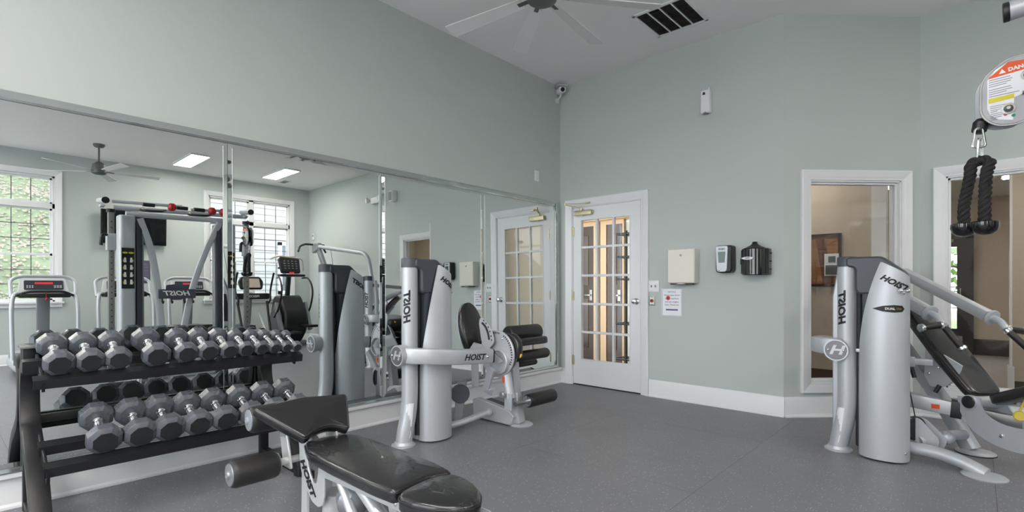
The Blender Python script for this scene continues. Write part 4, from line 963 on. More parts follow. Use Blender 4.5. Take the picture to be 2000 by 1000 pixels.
b = B(); b.bar([(1.34, -3.728, 0.03), (2.55, -3.728, 0.03)], 0.08, 0.05, 0.01); obj('base_rail', b, bench_m, t)
for x, w_ in ((1.40, 0.62), (2.50, 0.50)): b = B(); b.tube([(x, -3.728-w_/2, 0.032), (x, -3.728+w_/2, 0.032)], 0.032, 14); obj('cross_foot', b, bench_m, t)
b = B(); b.tube([(1.73, -3.728, 0.36), (2.30, -3.728, 0.06)], 0.028, 16); obj('strut', b, bench_m, t)
b = B(); b.tube([(1.735, -3.775, 0.335), (1.90, -3.775, 0.14), (1.98, -3.775, 0.05)], 0.020, 14); obj('brace', b, bench_m, t)
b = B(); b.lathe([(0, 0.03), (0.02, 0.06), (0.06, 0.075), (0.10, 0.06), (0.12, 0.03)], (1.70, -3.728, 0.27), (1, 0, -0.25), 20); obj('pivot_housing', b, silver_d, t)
b = B(); b.bar([(2.02, -3.72, 0.345), (2.10, -3.72, 0.10)], 0.05, 0.03, 0.005, up=(0, 1, 0)); b.bar([(2.10, -3.72, 0.345), (2.18, -3.72, 0.10)], 0.05, 0.03, 0.005, up=(0, 1, 0)); obj('ladder_post', b, bench_m, t)
b = B(); b.box((2.04, -3.785, 0.255), (0.10, 0.004, 0.085), Matrix.Rotation(0.25, 3, 'Y')); pl = obj('angle_label', b, paper, t)
text('lettering', '45', basis((2.035, -3.7885, 0.262), (0.97, 0, -0.25), (0.25, 0, 0.97)), 0.055, ink, t, bold=0.001)
# rollers
def roller(root, p0, p1, r, name='foam_roller', hub=chrome, ends=(1, 1)):
    p0 = Vector(p0); p1 = Vector(p1); b = B(); d = (p1-p0).normalized(); L = (p1-p0).length
    b.lathe([(0, r*0.80), (0.006, r*0.93), (0.018, r), (L-0.018, r), (L-0.006, r*0.93), (L, r*0.80)], p0, d, 32); o = obj(name, b, foam, root)
    for k, (p, dd) in enumerate(((p0, -d), (p1, d))):
        if ends[k]: q = B(); q.lathe([(0, r*0.80), (0.004, r*0.78), (0.006, r*0.30), (0.012, r*0.26), (0.014, r*0.16), (0.010, 0)], p, dd, 24); obj('end_cap', q, hub, o)
    return o
roller(t, (1.385, -4.075, 0.352), (1.385, -3.885, 0.352), 0.058, hub=silver_d)
capm = mat('clear_grey_cap', lin(140, 146, 152), 0.2)
roller(t, (1.235, -3.945, 0.525), (1.245, -3.76, 0.525), 0.060, hub=capm)
b = B(); b.tube([(1.385, -3.90, 0.352), (1.385, -3.62, 0.352)], 0.016, 12); obj('roller_axle', b, bench_m, t)
b = B(); b.tube([(1.24, -3.78, 0.525), (1.24, -3.66, 0.525)], 0.016, 12); obj('knee_axle', b, bench_m, t)
for y in (-3.835, -3.62):
    b = B(); b.prism(round_poly([(1.375, 0.485), (1.305, 0.48), (1.345, 0.320), (1.425, 0.320)], 0.014, 3), (0, y, 0), (1, 0, 0), (0, 0, 1), 0.010, 0.002); obj('link_plate', b, bench_m, t)
b = B(); b.cyl((1.352, -3.85, 0.475), (1.352, -3.60, 0.475), 0.012, 14); b.cyl((1.352, -3.852, 0.475), (1.352, -3.842, 0.475), 0.021, 18); obj('pivot_bolt', b, chrome, t)
b = B(); b.box((1.362, -3.80, 0.500), (0.05, 0.022, 0.035), bev=0.006); b.ball((1.345, -3.812, 0.515), 0.018, 12); obj('pin_housing', b, chrome, t)
b = B(); b.tube([(1.47, -3.728, 0.40), (1.24, -3.728, 0.50), (1.24, -3.728, 0.525)], 0.022, 12); obj('knee_post', b, bench_m, t)

# ================================================================ SELECTORISED TOWERS
badge_m = mat('badge_grey', lin(122, 122, 126), 0.4, 0.5, noise=0.1, nscale=60)
def tower(root, M, ta=-1.05):
    """M: local frame, u towards the machine, v away from the viewer's side; tube at the origin"""
    b = B(M); b.tube(catmull([(0, 0, 1.27), (0, 0, 0.6), (0, 0, 0.36), (-0.012, 0, 0.22), (-0.038, 0, 0.10), (-0.052, 0, 0.012)], 5), 0.058, 24); tb = obj('upright_tube', b, silver, root)
    b = B(M); b.lathe([(0, 0.085), (0.008, 0.085), (0.012, 0.07), (0.03, 0.062)], (-0.052, 0, 0), (0, 0, 1), 24); obj('tube_foot', b, silver, root)
    b = B(M); b.lathe([(0, 0.0605), (0.06, 0.0605), (0.068, 0.056), (0.07, 0.0)], (0, 0, 1.262), (0, 0, 1), 24)
    prof = round_poly([(0.0, 1.325), (0.20, 1.325), (0.33, 1.215), (0.33, 1.10), (0.29, 1.08), (0.075, 1.075), (0.055, 1.10), (0.055, 1.25), (0.0, 1.262)], 0.02, 3)
    b.prism(prof, (0, 0, 0), (1, 0, 0), (0, 0, 1), 0.135, 0.012); obj('top_cap', b, capgrey, root)
    b = B(M); b.box((0.20, 0, 0.60), (0.22, 0.12, 1.16), bev=0.02); obj('weight_stack_cover', b, mat('tower_core', lin(52, 58, 68), 0.5), root)
    b = B(M); b.cyl((0.07, 0, 0.05), (0.07, 0, 1.2), 0.022, 12); obj('shade_column', b, mat('inner_shadow_steel', lin(34, 38, 46), 0.6), root)  # dark colour paints in the shade between tube and shroud
    uc, a, bb = 0.205, 0.135, 0.135
    for sgn, nm in ((-1, 'near'), (1, 'far')):
        q = B(M); nc, nr = 20, 26; G = []
        for layer in (0, 1):
            g = []
            for j in range(nr+1):
                row = []
                for i in range(nc+1):
                    c = i/nc; zt = 1.285-0.105*max(0, (c-0.05))/0.95; z = 0.012+(zt-0.012)*(j/nr)
                    k = max(0, (z-0.50)/0.785); ul = uc-a+(0.125)*k**2.3; ang0 = ul; ur = uc+a
                    # distribute along the arc angle
                    t0 = math.acos(max(-1, min(1, (ul-uc)/a))); th = t0*(1-c); u = uc+a*math.cos(th)
                    vv = (0.012+(bb-0.012)*abs(math.sin(th))**0.75)*(1-0.38*(z/1.285)**3*(1-c)**1.2)
                    if layer: u = uc+(u-uc)*0.93; vv -= 0.010
                    row.append(q.v((u, sgn*max(vv, 0.004), z)))
                g.append(row)
            G.append(g)
        for j in range(nr):
            for i in range(nc):
                q.f([G[0][j][i], G[0][j][i+1], G[0][j+1][i+1], G[0][j+1][i]]); q.f([G[1][j][i], G[1][j+1][i], G[1][j+1][i+1], G[1][j][i+1]])
        for j in range(nr):
            q.f([G[0][j][0], G[0][j+1][0], G[1][j+1][0], G[1][j][0]]); q.f([G[0][j][nc], G[1][j][nc], G[1][j+1][nc], G[0][j+1][nc]])
        for i in range(nc):
            q.f([G[0][nr][i], G[0][nr][i+1], G[1][nr][i+1], G[1][nr][i]]); q.f([G[0][0][i], G[1][0][i], G[1][0][i+1], G[0][0][i+1]])
        sh = obj('shroud_panel', q, silver, root, ang=50)
        # logo near the sloping top edge, wrapped on the face
        for s_, siz, cu, cz, tilt in (('HOIST', 0.050, 0.268, 1.150, -0.55),):
            wrap_text(root, M, s_, siz, cu, cz, tilt, sgn, uc, a, bb, ink)
        for (cu, cz) in ((0.315, 1.085), (0.325, 0.07)):
            th = math.acos((cu-uc)/a) if abs(cu-uc) < a else 0.2; vv = 0.012+(bb-0.012)*abs(math.sin(th))**0.75; nrm = Vector((math.cos(th), sgn*0.8*math.sin(th), 0)).normalized()
            q = B(M); q.lathe([(0, 0.010), (0.005, 0.009), (0.008, 0.004), (0.0085, 0)], Vector((cu, sgn*(vv-0.001), cz)), nrm, 12); obj('screw', q, chrome, root)
    # logo up the tube
    tube_text(root, M, 'HOIST', 0.068, 0.058, 0.975, ta, ink)
    # rating plates at the foot of the tube
    q = B(M); Rr = 0.0592
    for (z0, z1, w_) in ((0.14, 0.30, 0.45), (0.06, 0.11, 0.45)):
        ring = []
        for z in (z0, (z0+z1)/2, z1):
            off = -0.052+0.052*min(1, max(0, (z-0.01)/0.30))**0.6
            ring.append([q.v((off+Rr*math.sin(a_-0.55), -Rr*math.cos(a_-0.55), z)) for a_ in [(-w_+2*w_*i/6) for i in range(7)]])
        for A, C in zip(ring, ring[1:]):
            for i in range(6): q.f([A[i], A[i+1], C[i+1], C[i]])
    obj('rating_plate', q, paper, root)
    return tb

def mesh_text(s, size, shear, bold, xs=1.0):
    cu = bpy.data.curves.new('lettering', 'FONT'); cu.body = s; cu.size = size; cu.extrude = 0; cu.shear = shear; cu.offset = bold; cu.align_x = 'CENTER'; cu.align_y = 'CENTER'; cu.resolution_u = 2
    t_ = bpy.data.objects.new('lettering_curve', cu); me = bpy.data.meshes.new_from_object(t_); bpy.data.objects.remove(t_)
    bm = bmesh.new(); bm.from_mesh(me); bpy.data.meshes.remove(me)
    bmesh.ops.triangulate(bm, faces=bm.faces); bmesh.ops.subdivide_edges(bm, edges=[e for e in bm.edges if e.calc_length() > size*0.18], cuts=2, use_grid_fill=False)
    bmesh.ops.triangulate(bm, faces=bm.faces)
    for v_ in bm.verts: v_.co.x *= xs
    return bm
def finish_text(bm, M, m, root):
    bm.transform(WM[root.name].inverted() @ M); me = bpy.data.meshes.new('lettering'); bm.to_mesh(me); bm.free(); me.materials.append(m)
    o = bpy.data.objects.new('lettering', me); COL.objects.link(o); o.parent = root; reg(o, WM[root.name]); return o
def shroud_v(u, z, uc=0.205, a=0.135, bb=0.135):
    k = max(0, (z-0.50)/0.785); ul = uc-a+0.125*k**2.3; t0 = math.acos(max(-1, min(1, (ul-uc)/a))); th = math.acos(max(-1, min(1, (u-uc)/a))); c = max(0, min(1, 1-th/t0))
    return (0.012+(bb-0.012)*abs(math.sin(th))**0.75)*(1-0.38*(z/1.285)**3*(1-c)**1.2)
def wrap_text(root, M, s, size, cu, cz, tilt, sgn, uc, a, bb, m):
    bm = mesh_text(s, size, 0.25, size*0.05, 1.1); ct, st_ = math.cos(tilt), math.sin(tilt)
    for v_ in bm.verts:
        x, y = v_.co.x, v_.co.y
        if sgn > 0: x = -x
        u = cu+x*ct-y*st_*(1 if sgn < 0 else 1); z = cz+x*st_+y*ct; u = min(u, uc+a-0.002)
        vv = shroud_v(u, z)+0.0025
        v_.co = Vector((u, sgn*(vv+0.0012), z))
    finish_text(bm, M, m, root)
def tube_text(root, M, s, size, r, zc, ang_c, m):
    bm = mesh_text(s, size, 0.25, size*0.05, 1.15)
    for v_ in bm.verts:
        x, y = v_.co.x, v_.co.y; a_ = ang_c+y/r   # text reads upwards
        v_.co = Vector(((r+0.0010)*math.sin(a_+PI*0.0)*1.0, -(r+0.0010)*math.cos(a_), zc+x))
    finish_text(bm, M, m, root)

# ---------------------------------------------------------------- leg machine by the mirror
leg = thing('leg_curl_machine', 'silver seated leg curl machine with black rollers beside the mirror and the white door', 'exercise machine', (0.8, -2.1, 0))
ML = Matrix.Translation((0.645, -2.635, 0)) @ Matrix(((0, -1, 0, 0), (1, 0, 0, 0), (0, 0, 1, 0), (0, 0, 0, 1)))   # u=+y, v=-x
def tube_text_fix(): pass
tower(leg, ML)
root = leg
# crossbar with badge
b = B(); b.cyl((0.672, -2.765, 0.645), (0.672, -2.725, 0.645), 0.073, 32); b.cyl((0.672, -2.725, 0.645), (0.672, -2.69, 0.645), 0.066, 32); obj('badge_ring', b, silver, root)
b = B(); b.lathe([(0, 0.064), (0.003, 0.062), (0.0035, 0)], (0.672, -2.765, 0.645), (0, -1, 0), 32); bd = obj('badge', b, badge_m, root)
text('emblem', 'H', basis((0.672, -2.7695, 0.645), (1, 0, 0), (0, 0, 1)), 0.085, silver, root, ext=0.001, shear=0.3, bold=0.003, xs=1.3)
for s in (-1, 1): b = B(); b.ball((0.672+s*0.045, -2.77, 0.645), 0.008, 10); obj('badge_bolt', b, chrome, root)
path = fillet([(0.66, -2.705, 0.645), (0.74, -2.70, 0.645), (0.845, -2.60, 0.64), (0.89, -2.40, 0.62), (0.89, -2.065, 0.595)], 0.09, 6)
b = B(); b.bar(path, 0.072, 0.112, 0.022); cb = obj('crossbar', b, silver, root)
b = B(); b.bar([(0.89, -2.068, 0.595), (0.89, -2.050, 0.594)], 0.071, 0.110, 0.022); obj('end_plug', b, dark_p, cb)
for p in ((0.927, -2.13, 0.60),): b = B(); b.ball(p, 0.014, 12); obj('bolt', b, chrome, cb)
text('lettering', 'HOIST', basis((0.9268, -2.26, 0.606), (0, 1, -0.07), (0, 0, 1)), 0.062, ink, root, shear=0.3, bold=0.0016, xs=1.15)
# big indexed disc
dc = Vector((0.835, -1.93, 0.595))
b = B(); b.lathe([(0, 0.180), (0.004, 0.185), (0.016, 0.185), (0.020, 0.180)], dc+Vector((0, -0.01, 0)), (0, 1, 0), 56); disc = obj('index_disc', b, silver, root)
for i in range(27):
    a = math.radians(-25+i*6.6)
    if 13 < i < 16: continue
    c = dc+Vector((0.166*math.cos(a), -0.0105, 0.166*math.sin(a))); q = B(); q.box(c, (0.016, 0.002, 0.008), Matrix.Rotation(-a, 3, 'Y')); obj('index_hole', q, ink, disc)
b = B(); b.lathe([(0, 0.10), (0.03, 0.10), (0.035, 0.095), (0.035, 0.085), (0.008, 0.080), (0.006, 0)], dc+Vector((0.045, -0.012, -0.055)), (0, -1, 0), 36); obj('cam_pocket', b, silver, disc)
b = B(); b.prism(round_poly([(-0.10, 0.02), (0.09, 0.02), (0.07, -0.015), (-0.06, -0.06)], 0.012, 3), dc+Vector((0.02, -0.042, -0.02)), Vector((0.85, 0, -0.5)), (0.5, 0, 0.85), 0.012, 0.002); obj('cam_arm', b, silver, disc)
b = B(); b.lathe([(0, 0.024), (0.012, 0.022), (0.016, 0.012), (0.016, 0)], dc+Vector((0.0, -0.012, 0.0)), (0, -1, 0), 20); obj('hub_bolt', b, chrome, disc)
for a in (2.3, 1.05): b = B(); b.ball(dc+Vector((0.14*math.cos(a), -0.012, 0.14*math.sin(a))), 0.009, 10); obj('bolt', b, chrome, disc)
b = B(); b.lathe([(0, 0.155), (0.012, 0.155)], dc+Vector((0.01, 0.045, 0)), (0, 1, 0), 44); obj('rear_disc', b, silver_d, root)
# seat, backrest
sN = Vector((0, 0, 1))
b = B(); b.pad(round_poly([(-0.24, -0.19), (0.20, -0.19), (0.20, 0.19), (-0.24, 0.19)], 0.05, 5), (0.80, -1.66, 0.70), (1, 0, 0.08), (0, 1, 0), 0.06, 0.012, 0.02); obj('seat_pad', b, vinyl, root, ang=60)
b = B(); pts = catmull([(0.88, 0, 0.735), (0.955, 0, 0.735), (1.005, 0, 0.70), (1.02, 0, 0.645), (1.005, 0, 0.575)], 5)
b.sweep([(p.x, -1.885, p.z) for p in pts], round_poly([(-0.028, -0.03), (0.028, -0.03), (0.028, 0.03), (-0.028, 0.03)], 0.018, 3), up=(0, 1, 0)); obj('seat_roll', b, vinyl, root)
bU = Vector((-0.05, 1, 0)).normalized(); bV = Vector((-0.28, 0, 0.96)).normalized()
b = B(); b.pad([(x, y) for x, y in circ(0.135, 32, ry=0.255)], (0.475, -1.835, 0.75), bU, bV, 0.055, 0.012, 0.02); bp_ = obj('backrest_pad', b, vinyl, root, ang=60)
b = B(); b.prism(circ(0.137, 32, ry=0.257), (0.415, -1.835, 0.735), bU, bV, 0.010, 0.002); obj('backrest_shell', b, silver, root)
b = B(); b.bar([(0.42, -1.80, 0.72), (0.50, -1.80, 0.52), (0.72, -1.80, 0.44)], 0.05, 0.05, 0.01, up=(0, 1, 0)); obj('backrest_arm', b, silver, root)
# selector quadrant
b = B(); quad = [(0.20*math.cos(math.radians(a)), 0.20*math.sin(math.radians(a))) for a in range(48, 128, 8)]+[(0.115*math.cos(math.radians(a)), 0.115*math.sin(math.radians(a))) for a in range(120, 40, -10)]
qo = Vector((0.735, -1.975, 0.665)); b.prism(round_poly([(-0.045, 0.215), (0.015, 0.20), (0.085, 0.12), (0.115, 0.02), (0.02, -0.06), (-0.03, 0.02), (-0.06, 0.17)], 0.03, 4), qo, (1, 0, 0), (0, 0, 1), 0.008, 0.001); sq = obj('selector_plate', b, silver, root)
b = B(); sl = [(-0.02, 0.17), (0.02, 0.14), (0.048, 0.09), (0.06, 0.04)]; b.tube([qo+Vector((x, -0.0045, z)) for x, z in catmull([(x, z, 0) for x, z in sl], 4) and [(p.x, p.y) for p in catmull([(x, z, 0) for x, z in sl], 4)]], 0.009, 8); obj('selector_slot', b, ink, sq)
for i in range(6):
    p = catmull([(0.01, 0.200, 0), (0.055, 0.160, 0), (0.085, 0.105, 0), (0.10, 0.05, 0)], 5)[i*3]; b = B(); b.box(qo+Vector((p.x-0.012, -0.005, p.y-0.01)), (0.010, 0.002, 0.012), Matrix.Rotation(0.5, 3, 'Y')); obj('selector_mark', b, ink, sq)
b = B(); b.prism([(-0.13, -0.02), (0.05, -0.06), (0.10, 0.0), (0.05, 0.06), (-0.05, 0.07)], (0.66, -1.97, 0.60), (1, 0, 0), (0, 0, 1), 0.01); obj('pivot_bracket', b, silver, root)
for p, r_ in (((0.86, -1.80, 0.775), 0.021), ((1.015, -1.86, 0.595), 0.024)):
    b = B(); b.cyl(Vector(p)-Vector((0.06, 0.0, -0.005)), Vector(p), 0.009, 10); b.lathe([(0, 0.012), (0.008, r_), (0.028, r_), (0.034, r_*0.6), (0.034, 0)], p, (0.3, -0.95, 0), 18); obj('yellow_knob', b, yellow, root)['label'] = 'yellow adjustment knob'
# rollers
roller(root, (0.86, -1.84, 0.745), (0.86, -1.45, 0.745), 0.063, 'thigh_roller', dark_p)
roller(root, (0.93, -1.84, 0.565), (0.93, -1.42, 0.565), 0.042, 'ankle_roller', dark_p)
roller(root, (0.83, -1.80, 0.48), (0.83, -1.45, 0.48), 0.026, 'hand_grip', dark_p)
roller(root, (1.00, -1.76, 0.213), (1.00, -1.42, 0.213), 0.054, 'shin_roller', chrome)
b = B(); b.cyl((1.00, -1.90, 0.213), (1.00, -1.74, 0.213), 0.018, 16); obj('roller_axle', b, steel, root)
b = B(); b.cyl((0.86, -1.92, 0.745), (0.86, -1.84, 0.745), 0.016, 12); obj('thigh_axle', b, steel, root)
# swing arm from the disc to the lower roller
b = B(); b.tube([(0.90, -1.90, 0.46), (0.95, -1.90, 0.25)], 0.040, 18); obj('swing_arm', b, silver, root)
b = B(); b.box((0.955, -1.93, 0.23), (0.075, 0.012, 0.13), bev=0.004); b.box((0.955, -1.86, 0.23), (0.075, 0.012, 0.13), bev=0.004); obj('clevis', b, silver, root)
b = B(); b.lathe([(0, 0.02), (0.01, 0.026), (0.035, 0.026), (0.042, 0.018), (0.042, 0)], (0.925, -1.94, 0.285), (0, -1, 0), 20); obj('grip_knob', b, silver_d, root)
b = B(); b.cyl((0.925, -1.94, 0.285), (0.925, -1.84, 0.285), 0.012, 12); obj('pull_pin', b, chrome, root)
b = B(); b.box((0.915, -1.945, 0.40), (0.022, 0.002, 0.05)); obj('warning_label', b, orange, root)
# frame: column to base, base rail, front foot
b = B(); b.bar([(0.88, -1.80, 0.55), (0.885, -1.78, 0.30), (0.90, -1.74, 0.03)], 0.075, 0.085, 0.02, up=(0, 1, 0)); obj('front_post', b, silver, root)
b = B(); b.lathe([(0, 0.098), (0.008, 0.10), (0.014, 0.092), (0.022, 0.05)], (0.90, -1.72, 0), (0, 0, 1), 28); obj('foot_pad', b, silver, root)
b = B(); b.prism(round_poly([(-0.05, 0.0), (0.38, 0.0), (0.42, 0.08), (0.36, 0.12), (-0.02, 0.165), (-0.06, 0.15)], 0.015, 3), (0.50, -1.80, 0.01), (1, 0, 0), (0, 0, 1), 0.06, 0.006); obj('base_rail', b, silver, root)
b = B(); b.box((0.70, -1.74, 0.135), (0.34, 0.10, 0.012), Matrix.Rotation(0.12, 3, 'Y')); obj('foot_tread', b, dark_p, root)
b = B(); b.tube([(0.62, -2.30, 0.045), (0.66, -2.15, 0.06), (0.70, -1.92, 0.10)], 0.026, 14); b.ball((0.70, -1.90, 0.10), 0.035, 14); obj('base_tube', b, silver, root)
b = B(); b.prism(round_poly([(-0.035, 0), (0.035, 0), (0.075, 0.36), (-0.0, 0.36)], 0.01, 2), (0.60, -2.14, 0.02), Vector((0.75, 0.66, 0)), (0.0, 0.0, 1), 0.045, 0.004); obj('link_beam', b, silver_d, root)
b = B(); b.lathe([(0, 0.07), (0.006, 0.075), (0.012, 0.06), (0.018, 0.06), (0.024, 0.075), (0.03, 0.07)], (0.62, -2.13, 0.28), (0.75, -0.66, 0), 28); obj('pulley', b, capgrey, root)
b = B(); b.bar([(0.90, -2.06, 0.50), (0.80, -2.02, 0.32), (0.84, -1.98, 0.30)], 0.07, 0.03, 0.006, up=(0, 1, 0)); obj('lever_bracket', b, silver, root)
b = B(); b.cyl((0.845, -2.05, 0.42), (0.845, -2.053, 0.42), 0.018, 16); obj('round_label', b, mat('pink_print', lin(214, 190, 190), 0.5), root)
b = B(); b.prism(round_poly([(-0.03, 0), (0.03, 0), (0.02, 0.24), (-0.04, 0.24)], 0.01, 2), (0.66, -2.0, 0.32), (0.9, 0.4, 0), (0, 0, 1), 0.01); lp = obj('logo_plate', b, silver, root)

# ---------------------------------------------------------------- seated press machine on the right
press = thing('press_machine', 'silver seated press machine with long lever arms in front of the angled window', 'exercise machine', (3.3, -0.4, 0))
root = press
MP = Matrix.Translation((2.99, -0.70, 0)) @ Matrix.Identity(4)
tower(root, MP, -0.5)
b = B(MP); b.prism([(-0.02, 0.0), (0.02, 0.0), (0.02, 1.262), (0.012, 1.262), (-0.02, 1.05)], (-0.078, 0.085, 0.005), (1, 0, 0), (0, 0, 1), 0.05, 0.006); obj('rear_spine', b, silver, root)
FV = Vector((0.766, -0.643, 0)); LV = Vector((0.643, 0.766, 0)); ZV = Vector((0, 0, 1))
def pp_(px, py, P0, N=LV):
    """where the ray of a pixel meets the upright plane through P0 with normal N"""
    d = at(px, py, 1.0)-CAM; return CAM+d*((Vector(P0)-CAM).dot(N)/d.dot(N))
b = B(); b.cyl((2.94, -0.80, 0.695), (2.94, -0.765, 0.695), 0.073, 32); b.cyl((2.94, -0.765, 0.695), (2.94, -0.74, 0.695), 0.066, 32); obj('badge_ring', b, silver, root)
b = B(); b.lathe([(0, 0.064), (0.003, 0.062), (0.0035, 0)], (2.94, -0.80, 0.695), (0, -1, 0), 32); obj('badge', b, badge_m, root)
text('emblem', 'H', basis((2.94, -0.8045, 0.695), (1, 0, 0), (0, 0, 1)), 0.085, silver, root, ext=0.001, shear=0.3, bold=0.003, xs=1.3)
for s in (-1, 1): b = B(); b.ball((2.94+s*0.045, -0.805, 0.695), 0.008, 10); obj('badge_bolt', b, chrome, root)
b = B(); b.bar(fillet([(2.97, -0.745, 0.715), (2.86, -0.745, 0.715), (2.79, -0.66, 0.715), (2.79, -0.36, 0.70), (2.92, -0.12, 0.66), (3.05, 0.02, 0.60)], 0.09, 6), 0.072, 0.112, 0.022); obj('crossbar', b, silver, root)
b = B(); b.box((3.062, -0.755, 0.70), (0.028, 0.02, 0.022), bev=0.004); obj('stack_pin', b, silver, root)
b = B(); pts = [(-0.085, 0.0), (-0.03, 0.018), (0.03, 0.024), (0.07, 0.02), (0.08, 0.0), (0.07, -0.02), (0.03, -0.024), (-0.03, -0.018)]
uc, aa, bb_ = 0.205, 0.135, 0.135
def shroud_pt(u, z, off=0.0): return Vector((u, -(shroud_v(u, z)+off), z))
vs = []
for x, z in [(pts[i][0]*(1-t)+pts[(i+1) % 8][0]*t, pts[i][1]*(1-t)+pts[(i+1) % 8][1]*t) for i in range(8) for t in (0, 0.5)]: vs.append(b.v(MP @ shroud_pt(0.240+x, 0.985+z, 0.0035)))
c_ = b.v(MP @ shroud_pt(0.240, 0.985, 0.0042)); ms_ = [b.v(MP @ shroud_pt(0.240+((pts[i//2][0]*(1-(i%2)/2)+pts[(i//2+1) % 8][0]*(i%2)/2))*0.5, 0.985+((pts[i//2][1]*(1-(i%2)/2)+pts[(i//2+1) % 8][1]*(i%2)/2))*0.5, 0.004)) for i in range(16)]
for i in range(16): b.f([vs[i], vs[(i+1) % 16], ms_[(i+1) % 16], ms_[i]]); b.f([ms_[i], ms_[(i+1) % 16], c_])
obj('leaf_badge', b, ink, root)
bm_ = mesh_text('DUAL', 0.020, 0, 0.0006)
for v_ in bm_.verts: v_.co = shroud_pt(0.250+v_.co.x, 0.985+v_.co.y, 0.0056)
finish_text(bm_, MP, inkw, root)
bm_ = mesh_text('SERIES', 0.016, 0, 0.0003, 0.8)
for v_ in bm_.verts: v_.co = shroud_pt(0.294+v_.co.x*0.7, 0.985+v_.co.y, 0.0056)
finish_text(bm_, MP, mat('dull_gold_print', lin(130, 110, 60), 0.5), root)
b = B(MP); b.cyl(shroud_pt(0.305, 1.10), shroud_pt(0.305, 1.10)+Vector((0.03, -0.035, 0)), 0.009, 10); b.ball(shroud_pt(0.305, 1.10)+Vector((0.035, -0.04, 0)), 0.015, 12); b.lathe([(0, 0.018), (0.008, 0.016), (0.01, 0)], shroud_pt(0.30, 1.10), (0.5, -0.8, 0), 14); obj('pin_holder', b, chrome, root)
# backrest
PB = Vector((3.69, -0.33, 0.42)); PT = Vector((3.27, 0.02, 1.01)); pU = LV; pV = (PT-PB).normalized(); pN = pU.cross(pV)
if pN.dot(FV) < 0: pN = -pN
c = (PB+PT)/2; Lp = (PT-PB).length
ol = round_poly([(-0.115, -Lp/2-0.01), (0.115, -Lp/2-0.01), (0.135, -0.1), (0.12, 0.25), (0.08, Lp/2+0.02), (-0.08, Lp/2+0.02), (-0.12, 0.25), (-0.135, -0.1)], [0.07, 0.07, 0.1, 0.1, 0.07, 0.07, 0.1, 0.1], 6)
UU = pU if pU.cross(pV).dot(FV) > 0 else -pU
b = B(); b.pad(ol, c+pN*0.03, UU, pV, 0.065, 0.012, 0.022); bp_ = obj('backrest_pad', b, vinyl, root, ang=60)
b = B(); b.tube([c+pN*0.008+UU*x+pV*y for x, y in inset(ol, -0.001)], 0.0025, 6, closed=True); obj('piping', b, dark_p, bp_)
b = B(); b.bar([PB-pN*0.05, PT-pN*0.05-pV*0.15], 0.05, 0.04, 0.006); obj('backrest_rail', b, silver, root)
# seat
sc_ = PB+FV*0.27+ZV*0.06
b = B(); b.pad(round_poly([(-0.20, -0.12), (0.20, -0.16), (0.20, 0.16), (-0.20, 0.12)], 0.06, 5), sc_+Vector((0, 0, 0.045)), FV+Vector((0, 0, 0.45)), LV, 0.06, 0.012, 0.02); st_ = obj('seat_pad', b, vinyl, root, ang=60)
b = B(); b.prism([(-0.15, -0.09), (0.17, -0.11), (0.17, 0.11), (-0.15, 0.09)], sc_+Vector((0, 0, -0.024)), FV+Vector((0, 0, 0.45)), LV, 0.008); b.cyl(sc_+Vector((0, 0, -0.03))-FV*0.08, sc_+Vector((0, 0, -0.075))-FV*0.08, 0.022, 14); obj('seat_plate', b, steel, root)
b = B(); b.cyl(sc_-LV*0.06+Vector((0, 0, -0.03)), sc_-LV*0.10+Vector((0, 0, -0.10)), 0.006, 8); b.lathe([(0, 0.026), (0.006, 0.03), (0.016, 0.026), (0.016, 0)], sc_-LV*0.10+Vector((0, 0, -0.12)), (0.2, -1, 0.1), 20); obj('seat_knob', b, mat('yellow_knob', lin(206, 184, 70), 0.45), root)['label'] = 'yellow round seat adjuster'
# curved swing beam under the seat
QP = PB-LV*0.10
cpts = [pp_(x, y, QP) for x, y in ((1893, 775), (1897, 800), (1915, 826), (1945, 846), (1985, 860), (2030, 866))]
for off in (0.0, 0.20):
    b = B(); b.sweep([p+LV*off for p in catmull(cpts, 5)], round_poly([(-0.006, -0.075), (0.006, -0.075), (0.006, 0.075), (-0.006, 0.075)], 0.002, 1), up=LV) if False else b.sweep([p+LV*off for p in catmull(cpts, 5)], [(-0.072, -0.006), (0.072, -0.006), (0.072, 0.006), (-0.072, 0.006)], up=LV); obj('swing_plate', b, silver, root)
hubc = pp_(1897, 785, QP)
b = B(); b.cyl(hubc-LV*0.02, hubc+LV*0.24, 0.045, 24); obj('swing_hub', b, silver, root)
b = B(); b.cyl(hubc-LV*0.03, hubc-LV*0.012, 0.040, 24, bev=0.004); obj('hub_plug', b, dark_p, root)
bb2 = pp_(1958, 851, QP); b = B(); b.lathe([(0, 0.013), (0.006, 0.013), (0.009, 0.007), (0.009, 0)], bb2-LV*0.006, -LV, 14); obj('bolt', b, chrome, root)
